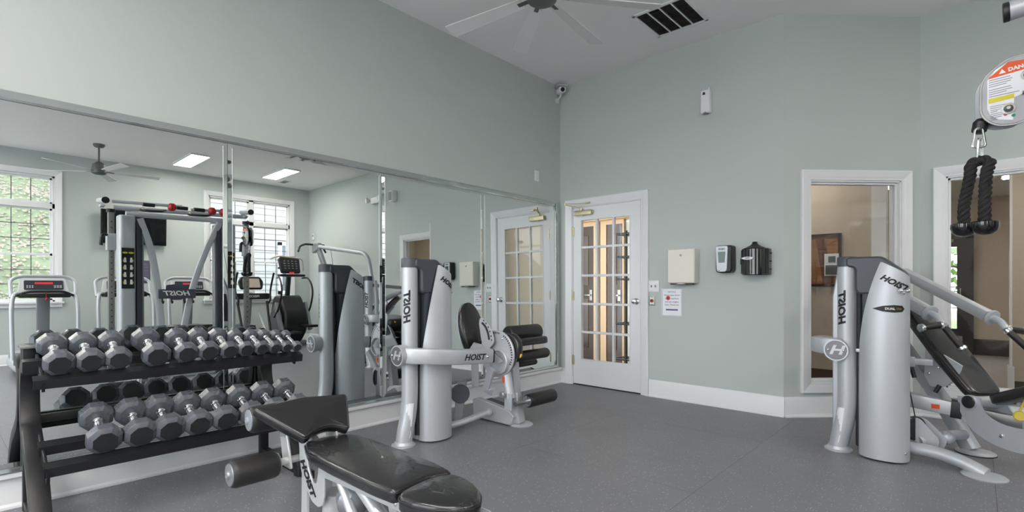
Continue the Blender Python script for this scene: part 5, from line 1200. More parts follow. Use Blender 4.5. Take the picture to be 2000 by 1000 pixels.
# lever arms
EB = Vector((3.405, -0.24, 0.94)); EA = EB+LV*0.50+Vector((0.0, 0.0, -0.035))
for E_, nm in ((EB, 'near'), (EA, 'far')):
    S_ = E_-FV*0.70+ZV*0.335
    b = B(); b.bar([S_, E_-FV*0.02+ZV*0.01], 0.082, 0.082, 0.026); ar = obj('lever_arm', b, silver, root)
    dd = (E_-S_).normalized()
    b = B(); b.cyl(E_-dd*0.012, E_+dd*0.008, 0.056, 20, bev=0.004); b.tube(catmull([E_, E_+dd*0.06, E_+dd*0.10+ZV*-0.03], 4), 0.024, 14); obj('arm_end', b, silver, ar)
    J = E_+dd*0.10-ZV*0.03
    for k, dirv, L_ in ((0, (FV*0.5+LV*(0.25 if nm == 'near' else 0.45)-ZV*0.8).normalized(), 0.15), (1, ((-LV if nm == 'near' else -LV*-1)*0.95-ZV*0.12).normalized(), 0.13)):
        b = B(); b.lathe([(0, 0.024), (0.02, 0.028), (0.026, 0.022)], J, dirv, 16); obj('handle_collar', b, chrome, ar)
        b = B(); b.lathe([(0, 0.022), (0.004, 0.028), (0.02, 0.028), (0.026, 0.020), (0.026, 0)], J+dirv*(L_+0.02), dirv, 16); obj('handle_end', b, chrome, ar)
        b = B(); b.cyl(J+dirv*0.022, J+dirv*(L_+0.022), 0.0215, 18, bev=0.002); obj('grip', b, foam, ar)
PA = EB-FV*0.70+ZV*0.335; PC = EA-FV*0.70+ZV*0.335
b = B(); b.cyl(PA-LV*0.03, PC+LV*0.03, 0.038, 20); obj('pivot_bar', b, silver, root)
mid_ = (PA+PC)/2
b = B(); b.bar([mid_+ZV*0.02, mid_+FV*0.10-ZV*0.55, Vector((3.28, -0.05, 0.60))-FV*0.05], 0.08, 0.08, 0.015, up=LV); obj('pivot_post', b, silver, root)
b = B(); b.bar([(3.12, -0.58, 1.20), (3.0, -0.1, 1.16), (3.0, 0.25, 1.15)], 0.05, 0.05, 0.01); obj('top_link', b, silver_d, root)
# frame below
RF = Vector((3.64, -0.18, 0))
b = B(); b.bar([Vector((3.22, -0.02, 0.70)), Vector((3.45, -0.10, 0.34)), Vector((3.62, -0.175, 0.02))], 0.09, 0.085, 0.022, up=LV); obj('rear_leg', b, silver, root)
b = B(); b.lathe([(0, 0.105), (0.008, 0.108), (0.014, 0.10), (0.024, 0.05)], RF, (0, 0, 1), 28); obj('foot_pad', b, silver, root)
b = B(); b.lathe([(-0.001, 0.110), (0.006, 0.110)], RF, (0, 0, 1), 28); obj('foot_rubber', b, dark_p, root)
q0 = Vector((3.20, -0.32, 0.345)); q1 = Vector((3.53, -0.32, 0.31))
b = B(); b.bar([q0, q1], 0.07, 0.095, 0.014); obj('mid_beam', b, silver, root)
b = B(); b.bar([q1-Vector((0.012, 0, 0)), q1+Vector((0.045, 0, -0.004))], 0.088, 0.115, 0.014); obj('beam_collar', b, dark_p, root)
b = B(); b.bar([q1, q1+Vector((0.40, 0.0, -0.05))], 0.055, 0.075, 0.012); obj('inner_beam', b, steel, root)
b = B(); b.box((3.44, -0.357, 0.315), (0.045, 0.002, 0.03)); obj('warning_label', b, orange, root)
b = B(); b.tube(catmull([(3.20, -0.58, 0.055), (3.40, -0.63, 0.075), (3.56, -0.685, 0.062), (3.69, -0.735, 0.018)], 5), 0.040, 18, scales=[1]*16); obj('front_leg', b, silver, root)
b = B(); b.lathe([(0, 0.0), (0.0, 0.105), (0.008, 0.108), (0.014, 0.10), (0.026, 0.04), (0.026, 0)], (3.68, -0.735, 0), (0, 0, 1), 28); obj('foot_pad', b, silver, root)
b = B(); b.tube([(3.36, -0.52, 0.10), (3.50, -0.36, 0.13), (3.58, -0.20, 0.12)], 0.034, 16); b.ball((3.50, -0.40, 0.125), 0.045, 14); obj('low_link', b, silver, root)
b = B(); b.lathe([(0, 0.075), (0.006, 0.080), (0.012, 0.065), (0.018, 0.065), (0.024, 0.08), (0.03, 0.075)], (3.33, -0.50, 0.18), (0.8, -0.6, 0), 28); pu = obj('cable_pulley', b, dark_p, root)
b = B(); b.prism(round_poly([(-0.075, -0.04), (0.10, -0.14), (0.13, -0.06), (0.02, 0.08), (-0.06, 0.06)], 0.03, 4), (3.345, -0.525, 0.18), (0.9, 0.1, 0), (0, 0, 1), 0.008, 0.001); b.prism(round_poly([(-0.06, -0.04), (0.12, -0.14), (0.15, -0.06), (0.03, 0.07), (-0.05, 0.06)], 0.03, 4), (3.36, -0.46, 0.18), (0.9, 0.1, 0), (0, 0, 1), 0.008, 0.001); obj('pulley_bracket', b, silver, root)
b = B(); b.tube([(3.24, -0.40, 0.80), (3.345, -0.47, 0.22)], 0.0035, 8); obj('cable', b, ink, root)
# adjustment quadrant behind the pad
qc = Vector((3.42, -0.24, 0.60))
b = B(); b.prism([(0.0, 0.10)]+[(0.21*math.cos(a), 0.05+0.22*math.sin(a)) for a in [-0.2-i*0.16 for i in range(10)]]+[(-0.06, -0.10), (-0.05, 0.09)], qc, FV, ZV, 0.010, 0.001); obj('quadrant_plate', b, silver, root)
b = B(); b.bar([(3.18, -0.30, 0.60), (3.42, -0.26, 0.60)], 0.04, 0.045, 0.006); obj('upper_link', b, silver, root)
b = B(); b.box((3.28, -0.30, 0.60), (0.10, 0.05, 0.07), bev=0.008); obj('link_bracket', b, silver, root)
b = B(); b.tube([(3.30, -0.30, 0.58), (3.325, -0.31, 0.49)], 0.014, 12); obj('black_plug', b, dark_p, root); b = B(); b.tube([qc+FV*0.06-LV*0.01-ZV*0.15, qc+FV*0.045-LV*0.03-ZV*0.20], 0.014, 12); obj('black_plug', b, dark_p, root)
b = B(); b.box((3.235, -0.055, 0.56), (0.03, 0.004, 0.05), Matrix.Rotation(0.5, 3, 'Y')); obj('warning_label', b, orange, root)
for p in ((qc-LV*0.008+FV*0.05-ZV*0.03), (qc-LV*0.008-FV*0.02-ZV*0.08)): b = B(); b.ball(p, 0.012, 10); obj('bolt', b, chrome, root)

# ================================================================ CABLE MACHINE (functional trainer) at the right, mostly seen in the mirror
trn = thing('cable_machine', 'tall twin-column cable machine with curved braces, seen in the mirror, pulley at the right edge', 'exercise machine', (4.2, -2.8, 0)); root = trn
for yc in (-3.33, -2.17):
    s = 1 if yc < -2.8 else -1
    b = B(); b.prism(round_poly([(-0.10, -0.085), (0.10, -0.085), (0.10, 0.085), (-0.10, 0.085)], 0.05, 5), (4.25, yc, 1.05), (1, 0, 0), (0, 1, 0), 2.05, 0.01); obj('column_cover', b, silver, root)
    b = B(); b.box((4.25, yc+s*0.125, 1.03), (0.14, 0.06, 2.04), bev=0.008); obj('dark_channel', b, mat('column_dark', lin(52, 56, 64), 0.4), root)
    b = B(); b.box((4.25, yc+s*0.165, 1.03), (0.10, 0.02, 2.04), bev=0.004); obj('column_rail', b, silver_d, root)
    yr = yc-0.19 if s == 1 else yc+0.17
    b = B(); b.box((4.02, yr, 1.06), (0.06, 0.06, 2.08), bev=0.008); up_ = obj('pin_upright', b, steel, root)
    for i in range(24): q = B(); q.box((3.989, yr, 0.35+i*0.07), (0.002, 0.012, 0.012)); obj('pin_hole', q, ink, up_)
    for zz in (0.10, 2.09): b = B(); b.cyl((4.02, yr-0.0, zz-0.02), (4.02, yr, zz+0.02), 0.045, 18); obj('upright_collar', b, dark_p, root)
    b = B(); b.bar([(3.85, yc, 0.04), (4.75, yc, 0.04)], 0.08, 0.06, 0.012); obj('base_foot', b, silver, root)
    b = B(); b.box((4.147, yc, 1.42), (0.004, 0.13, 0.50)); pl = obj('exercise_chart', b, ink, root)
    for r_ in range(5):
        q = B(); q.prism(circ(0.028, 14, ry=0.012) if r_ == 4 else [(-0.014, -0.028), (0.014, -0.028), (0.01, 0.03), (-0.01, 0.03)], (4.144, yc-0.03, 1.25+r_*0.09), (0, -1, 0), (0, 0, 1), 0.001); q.prism(circ(0.028, 14, ry=0.012) if r_ == 4 else [(-0.014, -0.028), (0.014, -0.028), (0.01, 0.03), (-0.01, 0.03)], (4.144, yc+0.032, 1.25+r_*0.09), (0, -1, 0), (0, 0, 1), 0.001)
        obj('chart_figure', q, inkw if r_ < 4 else yprint, pl)
        if r_ < 4: q = B(); q.box((4.1435, yc-0.045, 1.245+r_*0.09), (0.001, 0.012, 0.03)); q.box((4.1435, yc+0.050, 1.245+r_*0.09), (0.001, 0.008, 0.02)); obj('chart_highlight', q, yprint, pl)
b = B(); b.bar(fillet([(4.20, -3.20, 2.05), (4.22, -3.08, 1.70), (4.22, -3.0, 1.2), (4.22, -2.96, 0.6), (4.22, -2.95, 0.05)], 0.3, 6), 0.075, 0.055, 0.012, up=(1, 0, 0)); obj('curved_brace', b, silver, root)
b = B(); b.bar(catmull([(4.20, -2.28, 2.08), (4.22, -2.42, 1.75), (4.22, -2.56, 1.35), (4.22, -2.66, 0.95), (4.22, -2.74, 0.45), (4.22, -2.76, 0.05)], 5), 0.075, 0.055, 0.012, up=(1, 0, 0)); obj('curved_brace', b, silver, root)
b = B(); b.bar([(4.25, -3.40, 0.04), (4.25, -2.10, 0.04)], 0.06, 0.06, 0.012); obj('base_beam', b, silver, root)
b = B(); b.tube([(4.0, -3.50, 2.13), (4.0, -2.0, 2.17)], 0.026, 14); b.tube([(4.25, -3.33, 2.10), (4.25, -2.17, 2.12)], 0.034, 14); obj('top_beam', b, silver, root)
for ye, ya in ((-3.62, -3.36), (-2.045, -2.30)):
    zt = 2.185 if ye > -3 else 2.15
    b = B(); b.tube([(4.04, ye, zt+0.05), (3.74, ye, zt+0.02)], 0.036, 16); obj('pull_up_arm', b, silver, root)
    b = B(); b.cyl((3.745, ye, zt+0.02), (3.725, ye, zt+0.019), 0.0375, 18, bev=0.003); obj('arm_plug', b, dark_p, root)
    b = B(); b.prism([(-0.03, -0.02), (0.05, -0.03), (0.08, 0.0), (0.0, 0.0)], (3.90, ye, zt-0.01), (1, 0, 0), (0, 0, 1), 0.04); obj('arm_gusset', b, silver, root)
b = B(); b.tube([(3.78, -3.55, 2.17), (3.78, -2.85, 2.19)], 0.018, 12); b.tube([(3.78, -2.75, 2.16), (3.78, -2.35, 2.19)], 0.018, 12); obj('grip_bar', b, silver, root)
for y in (-3.0, -2.55, -2.42):
    b = B(); b.lathe([(0, 0.03), (0.02, 0.048), (0.06, 0.048), (0.08, 0.03)], (3.78, y, 2.17), (0, 1, 0), 18); obj('grip_ball', b, red_m, root)['label'] = 'red round grip on the top bar'
for y in (-3.2, -2.85, -2.66): b = B(); b.cyl((3.78, y-0.06, 2.17), (3.78, y+0.06, 2.17), 0.024, 12); obj('foam_grip', b, foam, root)
for y0_ in (-3.25, -2.75): b = B(); b.tube(catmull([(3.80, y0_, 2.12), (3.66, y0_-0.05, 2.08), (3.62, y0_+0.12, 2.08), (3.78, y0_+0.22, 2.12)], 4), 0.015, 10); obj('angled_grip', b, dark_p, root)
b = B(); b.prism(round_poly([(-0.21, -0.06), (-0.07, -0.06), (-0.04, -0.08), (0.05, -0.08), (0.08, -0.06), (0.21, -0.06), (0.21, 0.06), (-0.21, 0.06)], 0.01, 3), (4.17, -2.80, 1.10), (0, -1, 0), (0, 0, 1), 0.03, 0.004); b.prism(round_poly([(-0.13, 0), (0.13, 0), (0.12, 0.055), (0.0, 0.07), (-0.12, 0.055)], 0.01, 3), (4.18, -2.80, 1.16), (0, -1, 0), (0, 0, 1), 0.02, 0.003); obj('accessory_plate', b, mat('slate_plastic', lin(62, 68, 78), 0.45), root)
text('lettering', 'HOIST', basis((4.152, -2.80, 1.105), (0, -1, 0), (0, 0, 1)), 0.085, inkw, root, shear=0.3, bold=0.002, xs=1.2)
for y in (-2.97, -2.87, -2.73, -2.63): b = B(); b.tube(catmull([(4.16, y, 1.04), (4.15, y, 0.99), (4.12, y, 0.985), (4.11, y, 1.01)], 4), 0.010, 8); obj('hook', b, dark_p, root)
for yr, zc in ((-3.52, 1.72), (-2.0, 1.72)):
    b = B(); b.box((4.02, yr, zc), (0.10, 0.09, 0.20), bev=0.01); b.tube([(4.0, yr, zc), (3.86, yr, zc+0.12), (3.82, yr-0.02, zc+0.18)], 0.022, 12) if yr > -3 else None; car = obj('carriage', b, silver, root)
    b = B(); b.tube(catmull([(3.98, yr-0.05, zc+0.08), (3.93, yr-0.10, zc+0.06), (3.93, yr-0.11, zc-0.05)], 4), 0.018, 12); obj('carriage_handle', b, dark_p, car)
# the swivel pulley with its warning plate, right at the frame's edge
pc = Vector((3.757, -2.10, 1.875))
def stad(w, h, sk=0.0): return round_poly([(-w/2, -h/2), (w/2, -h/2), (w/2, h/2), (-w/2, h/2)], min(w, h)*0.42, 8)
pout = round_poly([(-0.095, -0.08), (-0.05, -0.125), (0.02, -0.125), (0.06, -0.085), (0.10, -0.06), (0.14, 0.02), (0.14, 0.09), (0.08, 0.13), (-0.02, 0.13), (-0.095, 0.06)], 0.04, 5)
PX = Vector((1, 0.08, 0)); 
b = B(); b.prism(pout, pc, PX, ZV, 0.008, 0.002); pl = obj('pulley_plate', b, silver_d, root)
b = B(); b.prism(pout, pc+Vector((-0.020, 0.055, -0.004)), PX, ZV, 0.008, 0.002); obj('pulley_plate', b, silver, root)
b = B(); b.prism(inset(pout, -0.006), pc+Vector((0, -0.0005, 0)), PX, ZV, 0.004, 0.001); obj('plate_rim', b, steel, pl)
b = B(); b.lathe([(0, 0.062), (0.006, 0.068), (0.012, 0.05), (0.02, 0.05), (0.026, 0.068), (0.032, 0.062)], pc+Vector((0.035, 0.008, 0.055)), (-0.08, 1, 0), 28); b.lathe([(0, 0.052), (0.006, 0.058), (0.012, 0.045), (0.02, 0.045), (0.026, 0.058), (0.032, 0.052)], pc+Vector((-0.035, 0.008, -0.06)), (-0.08, 1, 0), 28); obj('pulley_wheel', b, dark_p, root)
PM = lambda x, z, o=0.0052: basis(pc+PX.normalized()*x+ZV*z+Vector((0.0, -o, 0)), PX, ZV)
def flat(name, poly, m, o=0.0055, par=None):
    q = B(); q.prism(poly, pc+Vector((0, -o, 0)), PX, ZV, 0.0006); return obj(name, q, m, par or pl)
flat('white_label', [(-0.078, -0.055), (-0.070, -0.080), (-0.045, -0.103), (-0.005, -0.112), (-0.002, -0.026), (0.02, -0.018), (0.07, -0.008), (0.115, 0.016), (0.127, 0.045), (0.122, 0.080), (0.075, 0.112), (-0.02, 0.112), (-0.055, 0.092), (-0.078, 0.055)], paper)
flat('orange_header', [(-0.072, 0.066), (-0.075, 0.060), (0.115, 0.087), (0.075, 0.112), (-0.02, 0.112)], orange, 0.0062)
text('lettering', 'DANGER', PM(0.020, 0.0875, 0.0072) @ Matrix.Rotation(0.13, 4, 'Z'), 0.0195, inkw, pl, bold=0.0008)
flat('warning_triangle', [(-0.045, 0.072), (-0.025, 0.0745), (-0.036, 0.090)], inkw, 0.0070)
flat('yellow_bar', [(-0.074, -0.036), (-0.002, -0.028), (-0.002, -0.010), (-0.074, -0.018)], yprint, 0.0062)
for k in range(9):
    z = 0.052-k*0.0085-(0.004 if k > 3 else 0); L_ = (0.060, 0.066, 0.062, 0.05, 0.062, 0.066, 0.05, 0.085, 0.07)[k]
    flat('print_line', [(-0.073, z), (-0.073+L_, z+0.006), (-0.073+L_, z+0.0085), (-0.073, z+0.0025)], greyprint, 0.0061)
for k in range(8):
    z = -0.050-k*0.0075; L_ = (0.062, 0.06, 0.055, 0.02, 0.045, 0.035, 0.03, 0.015)[k]; flat('print_line', [(-0.070+k*0.001, z), (-0.070+k*0.001+L_, z+0.004), (-0.070+L_, z+0.006), (-0.070, z+0.002)], greyprint, 0.0061)
for x, z, m_ in ((0.088, 0.066, red_m), (0.060, 0.024, green), (-0.026, -0.086, red_m), (-0.004, -0.094, green)): flat('round_mark', [(x+p[0], z+p[1]) for p in circ(0.0095 if x > 0 else 0.006, 16)], m_, 0.0066)
flat('tick_drawing', [(0.052, 0.004), (0.078, 0.006), (0.080, 0.016), (0.052, 0.012)], yprint, 0.0066); flat('pin_drawing', [(0.072, 0.046), (0.115, 0.050), (0.115, 0.057), (0.072, 0.053)], ink, 0.0066)
for x, z in ((0.036, 0.052), (-0.018, -0.066)):
    b = B(); b.lathe([(0, 0.022), (0.003, 0.021), (0.004, 0.014), (0.008, 0.012), (0.014, 0.010), (0.018, 0.006), (0.018, 0)], pc+PX.normalized()*x+ZV*z+Vector((0, -0.005, 0)), (0, -1, 0), 20); obj('axle_bolt', b, steel, pl)
b = B(); b.box(pc+Vector((0.085, 0.02, -0.035)), (0.06, 0.05, 0.09), bev=0.01); b.tube([pc+Vector((0.02, -0.012, -0.015)), pc+Vector((0.07, -0.012, -0.012))], 0.006, 8); b.cyl(pc+Vector((0.085, -0.012, -0.02)), pc+Vector((0.085, -0.022, -0.02)), 0.02, 18); obj('swivel_block', b, steel, root)
b = B(); b.bar([pc+Vector((0.10, 0.02, -0.04)), (3.98, -2.02, 1.80)], 0.05, 0.09, 0.01); obj('pulley_arm', b, silver_d, root)
b = B(); b.lathe([(0, 0.014), (0.01, 0.024), (0.045, 0.024), (0.058, 0.014)], pc+Vector((-0.103, 0.02, -0.140)), (0.15, 0, 1), 20); obj('cable_stop', b, dark_p, root)

# rope handle hanging from the pulley
rope = thing('triceps_rope', 'black twisted rope handle with two rubber ends hanging on a chain link', 'rope', (3.652, -2.12, 1.33)); root = rope
b = B()
def link(c, w, h, ang, r=0.0045):
    ca, sa = math.cos(ang), math.sin(ang); P = round_poly([(-w/2, -h/2), (w/2, -h/2), (w*0.25, h/2), (-w*0.25, h/2)], 0.012, 4); b.tube([(c[0]+x*ca, c[1]+x*sa, c[2]+z) for x, z in P], r, 8, closed=True)
link((3.655, -2.10, 1.715), 0.042, 0.075, 0.2); obj('carabiner', b, chrome, root)
b = B(); link((3.657, -2.10, 1.660), 0.040, 0.10, 1.1); obj('chain_link', b, chrome, root)
ropem = mat('black_rope', lin(30, 29, 30), 0.75, noise=0.2, nscale=200, bump=0.5, bscale=300)
top = Vector((3.660, -2.105, 1.625))
for k, (bx, by) in enumerate(((3.612, -2.12), (3.672, -2.155))):
    ctr = catmull([top, top+Vector((-0.026+0.052*k, 0.0, -0.014)), Vector((bx*0.4+top.x*0.6-0.012+0.024*k, by*0.5+top.y*0.5, 1.56)), Vector((bx, by, 1.45)), Vector((bx, by, 1.372))], 12)
    for st_k in range(3):
        pts = []; n = len(ctr); s_ = 0.0
        for i, p in enumerate(ctr):
            if i: s_ += (p-ctr[i-1]).length
            tdir = (ctr[min(i+1, n-1)]-ctr[max(i-1, 0)]).normalized(); u, w_, _ = frame(tdir, (0, 1, 0.01)); a = s_*95+st_k*2*PI/3; pts.append(p+(u*math.cos(a)+w_*math.sin(a))*0.0112)
        q = B(); q.tube(pts, 0.0102, 8); obj('rope_strand', q, ropem, root)
    b = B(); b.lathe([(0.0, 0.034), (0.004, 0.037), (-0.012, 0.0375), (-0.026, 0.032), (-0.036, 0.022), (-0.040, 0.0)][::-1] if False else [(-0.042, 0.0), (-0.038, 0.020), (-0.028, 0.032), (-0.012, 0.0375), (0.002, 0.037), (0.005, 0.033), (0.005, 0.014)], (bx, by, 1.372), (0, 0, 1), 28); b.bm.transform(Matrix.Translation((bx, by, 1.372)) @ Matrix.Scale(1.15, 4) @ Matrix.Translation((-bx, -by, -1.372))); obj('rubber_end', b, gloss_b, root)

# ================================================================ CARDIO MACHINES seen in the mirror
def make_treadmill():
    t = thing('treadmill', '', 'treadmill', (0, 0, 0)); L = lambda n_, b_, m_, p=None: obj(n_, b_, m_, p or t, local=True)
    b = B(); b.box((-0.75, 0, 0.13), (1.75, 0.62, 0.12), bev=0.02); L('deck', b, dark_p)
    b = B(); b.box((-0.78, 0, 0.195), (1.6, 0.50, 0.012)); L('belt', b, mat('tread_belt', lin(40, 40, 42), 0.8))
    for s in (-1, 1): b = B(); b.box((-0.75, s*0.34, 0.16), (1.75, 0.08, 0.10), bev=0.02); L('side_rail', b, silver)
    b = B(); b.box((0.16, 0, 0.17), (0.42, 0.70, 0.26), bev=0.06); L('motor_hood', b, silver_d)
    b = B(); b.bar(catmull([(0.12, 0, 0.20), (0.10, 0, 0.6), (0.04, 0, 1.12)], 5), 0.15, 0.06, 0.015, up=(1, 0, 0)); L('mast', b, silver_d)
    for s in (-1, 1):
        b = B(); b.tube(catmull([(-0.32, s*0.35, 0.15), (-0.26, s*0.355, 0.6), (-0.22, s*0.355, 0.95), (-0.14, s*0.33, 1.10), (-0.04, s*0.30, 1.13)], 5), 0.026, 12); L('handrail_post', b, silver)
    b = B(); b.tube(fillet([(-0.10, -0.35, 1.08), (0.0, -0.355, 1.33), (0.02, -0.25, 1.385), (0.02, 0.25, 1.385), (0.0, 0.355, 1.33), (-0.10, 0.35, 1.08)], 0.09, 5), 0.024, 12); L('console_hoop', b, silver)
    b = B(); P = round_poly([(-0.29, 0), (0.29, 0), (0.25, 0.24), (-0.25, 0.24)], 0.04, 4); b.prism(P, (-0.03, 0, 1.13), (0, -1, 0), (0.25, 0, 0.97), 0.05, 0.01); con = L('console', b, white_p)
    b = B(); b.prism(round_poly([(-0.215, -0.07), (0.215, -0.07), (0.215, 0.07), (-0.215, 0.07)], 0.015, 2), (-0.031, 0, 1.255), (0, -1, 0), (0.25, 0, 0.97), 0.02, 0.002); L('display', b, mat('display_grey', lin(58, 62, 70), 0.3), con)
    b = B(); b.prism([(-0.10, -0.012), (0.10, -0.012), (0.10, 0.018), (-0.10, 0.018)], (-0.040, 0, 1.28), (0, -1, 0), (0.25, 0, 0.97), 0.006); L('led_row', b, redled, con)
    b = B()
    for i in range(3):
        for j in range(3): b.prism([(-0.008, -0.006), (0.008, -0.006), (0.008, 0.006), (-0.008, 0.006)], (-0.050, -0.18+i*0.028, 1.20+j*0.022), (0, -1, 0), (0.25, 0, 0.97), 0.004); b.prism([(-0.012, -0.006), (0.012, -0.006), (0.012, 0.006), (-0.012, 0.006)], (-0.050, 0.12+i*0.032, 1.20+j*0.022), (0, -1, 0), (0.25, 0, 0.97), 0.004)
    o = L('button_set', b, white_p, con)
    b = B(); b.box((-0.10, 0, 1.10), (0.24, 0.56, 0.06), bev=0.02); L('tray', b, dark_p)
    b = B(); b.tube(fillet([(-0.18, -0.31, 1.10), (-0.22, -0.2, 1.16), (-0.22, 0.2, 1.16), (-0.18, 0.31, 1.10)], 0.06, 5), 0.018, 10); L('front_grip', b, dark_p)
    b = B(); b.tube([(-0.23, 0, 1.16), (-0.235, 0.005, 1.06)], 0.005, 6); b.ball((-0.235, 0.005, 1.05), 0.018, 10); L('stop_tether', b, red_m)
    return t
tm = make_treadmill(); tm.location = (6.62, -3.84, 0); tm['label'] = 'treadmill in front of the hillside window, left in the mirror'; tm['group'] = 'treadmills along the window wall'
for y, l_ in ((-2.89, 'treadmill seen behind the left column of the cable machine'), (-1.96, 'treadmill between the curved braces, nearest the right mirror window')):
    c = dup(tm, (6.62, y, 0), 0, l_)

def make_elliptical():
    t = thing('elliptical', '', 'elliptical trainer', (0, 0, 0)); L = lambda n_, b_, m_, p=None: obj(n_, b_, m_, p or t, local=True)
    b = B(); b.box((0.25, 0, 0.30), (0.62, 0.22, 0.44), bev=0.09); L('drive_housing', b, mat('housing_grey', lin(72, 76, 84), 0.4))
    b = B(); b.bar([(-1.2, 0, 0.06), (0.6, 0, 0.06)], 0.10, 0.06, 0.01); b.box((-1.2, 0, 0.04), (0.08, 0.6, 0.06), bev=0.01); b.box((0.6, 0, 0.04), (0.08, 0.6, 0.06), bev=0.01); L('base_frame', b, silver)
    b = B(); b.tube([(0.10, 0, 0.45), (0.0, 0, 1.12)], 0.035, 14); L('mast', b, silver_d)
    b = B(); b.prism(round_poly([(-0.20, -0.10), (0.20, -0.10), (0.23, 0.05), (0.17, 0.15), (-0.17, 0.15), (-0.23, 0.05)], 0.03, 3), (-0.03, 0, 1.28), (0, -1, 0), (0.25, 0, 0.97), 0.05, 0.01); con = L('console', b, dark_p)
    b = B(); b.prism(round_poly([(-0.16, -0.07), (0.16, -0.07), (0.15, 0.11), (-0.15, 0.11)], 0.02, 3), (-0.062, 0, 1.285), (0, -1, 0), (0.25, 0, 0.97), 0.006); L('console_face', b, mat('console_tan', lin(196, 180, 168), 0.45), con)
    b = B(); b.box((-0.08, 0, 1.05), (0.12, 0.62, 0.12), bev=0.03); L('front_shelf', b, dark_p)
    text('lettering', 'PRECOR', basis((-0.143, 0, 1.05), (0, -1, 0), (0, 0, 1)), 0.06, inkw, t, bold=0.001)
    for s in (-1, 1):
        b = B(); b.tube(catmull([(-0.28, s*0.33, 1.50), (-0.20, s*0.33, 1.35), (-0.14, s*0.32, 1.15), (-0.20, s*0.29, 0.98), (-0.12, s*0.27, 0.90)], 5), 0.018, 10); L('moving_handle', b, dark_p)
        b = B(); b.tube([(-0.10, s*0.27, 0.95), (-0.30, s*0.25, 0.35)], 0.022, 10); L('lower_arm', b, blacksteel)
        b = B(); b.tube([(-0.05, s*0.13, 0.75), (-0.50, s*0.15, 0.20)], 0.020, 10); L('link_arm', b, silver)
        b = B(); b.box((-0.75, s*0.16, 0.24), (0.42, 0.15, 0.05), bev=0.015); L('pedal', b, dark_p)
        b = B(); b.tube([(-0.50, s*0.16, 0.20), (0.35, s*0.16, 0.30)], 0.025, 10); L('ramp_arm', b, silver)
    return t
el = make_elliptical(); el.location = (6.75, -0.88, 0); el['label'] = 'elliptical trainer with tan console, behind the hanging rope in the mirror'; el['group'] = 'elliptical trainers'

def make_stepper():
    t = thing('stair_climber', 'dark stair climber with a tall console beside the right mirror window', 'stair climber', (0, 0, 0)); L = lambda n_, b_, m_, p=None: obj(n_, b_, m_, p or t, local=True)
    g = mat('climber_grey', lin(84, 84, 86), 0.4); b = B()
    b.prism(round_poly([(0.35, 0.0), (0.42, 0.55), (0.25, 0.98), (-0.05, 0.98), (-0.30, 0.62), (-0.30, 0.25), (-0.05, 0.0)], 0.09, 5), (0, 0, 0.08), (1, 0, 0), (0, 0, 1), 0.46, 0.03); L('body', b, dark_p)
    for s in (-1, 1):
        b = B(); b.prism(round_poly([(0.30, 0.05), (0.36, 0.55), (0.10, 0.86), (-0.18, 0.55), (-0.16, 0.25), (0.05, 0.05)], 0.09, 5), (0, s*0.245, 0.10), (1, 0, 0), (0, 0, 1), 0.03, 0.01); L('side_cover', b, g)
        b = B(); b.bar([(-0.05, s*0.30, 0.90), (-0.28, s*0.30, 0.35)], 0.07, 0.10, 0.02); L('step_arm', b, silver_d)
        b = B(); b.box((-0.52, s*0.16, 0.38+0.06*s), (0.40, 0.17, 0.05), bev=0.015); L('pedal', b, dark_p)
        b = B(); b.tube(catmull([(-0.02, s*0.26, 1.42), (-0.22, s*0.30, 1.40), (-0.35, s*0.32, 1.15), (-0.22, s*0.33, 0.80), (-0.02, s*0.33, 0.62)], 5), 0.018, 10); L('side_handle', b, dark_p)
        b = B(); b.box((0.05, s*0.45, 0.05), (1.1, 0.08, 0.07), bev=0.02); L('base_runner', b, silver_d)
    b = B(); b.tube([(0.12, 0, 1.0), (0.04, 0, 1.45)], 0.05, 14); L('mast', b, dark_p)
    b = B(); b.prism(round_poly([(-0.20, -0.17), (0.20, -0.17), (0.22, 0.14), (0.15, 0.20), (-0.15, 0.20), (-0.22, 0.14)], 0.03, 3), (0, 0, 1.68), (0, -1, 0), (0.3, 0, 0.95), 0.06, 0.01); con = L('console', b, dark_p)
    b = B()
    for i in range(4):
        for j in range(4): b.prism([(-0.016, -0.008), (0.016, -0.008), (0.016, 0.008), (-0.016, 0.008)], (-0.062+j*0.014-0.01, -0.12+i*0.08, 1.62+j*0.05), (0, -1, 0), (0.3, 0, 0.95), 0.004)
    L('button_set', b, greyprint, con)
    b = B(); b.prism([(-0.05, -0.02), (0.05, -0.02), (0.05, 0.02), (-0.05, 0.02)], (-0.10, 0, 1.52), (0, -1, 0), (0.3, 0, 0.95), 0.008); L('led_row', b, redled, con)
    b = B(); b.box((-0.08, 0, 1.47), (0.18, 0.52, 0.05), bev=0.02); L('front_shelf', b, dark_p)
    b = B(); b.tube(fillet([(-0.10, 0.24, 1.56), (-0.16, 0.20, 1.82), (-0.16, -0.30, 1.86), (-0.05, -0.42, 1.80)], 0.08, 5), 0.018, 10); L('hand_bar', b, mat('cream_grip', lin(200, 196, 184), 0.4))
    return t
sp_ = make_stepper(); sp_.location = (6.95, -0.02, 0)

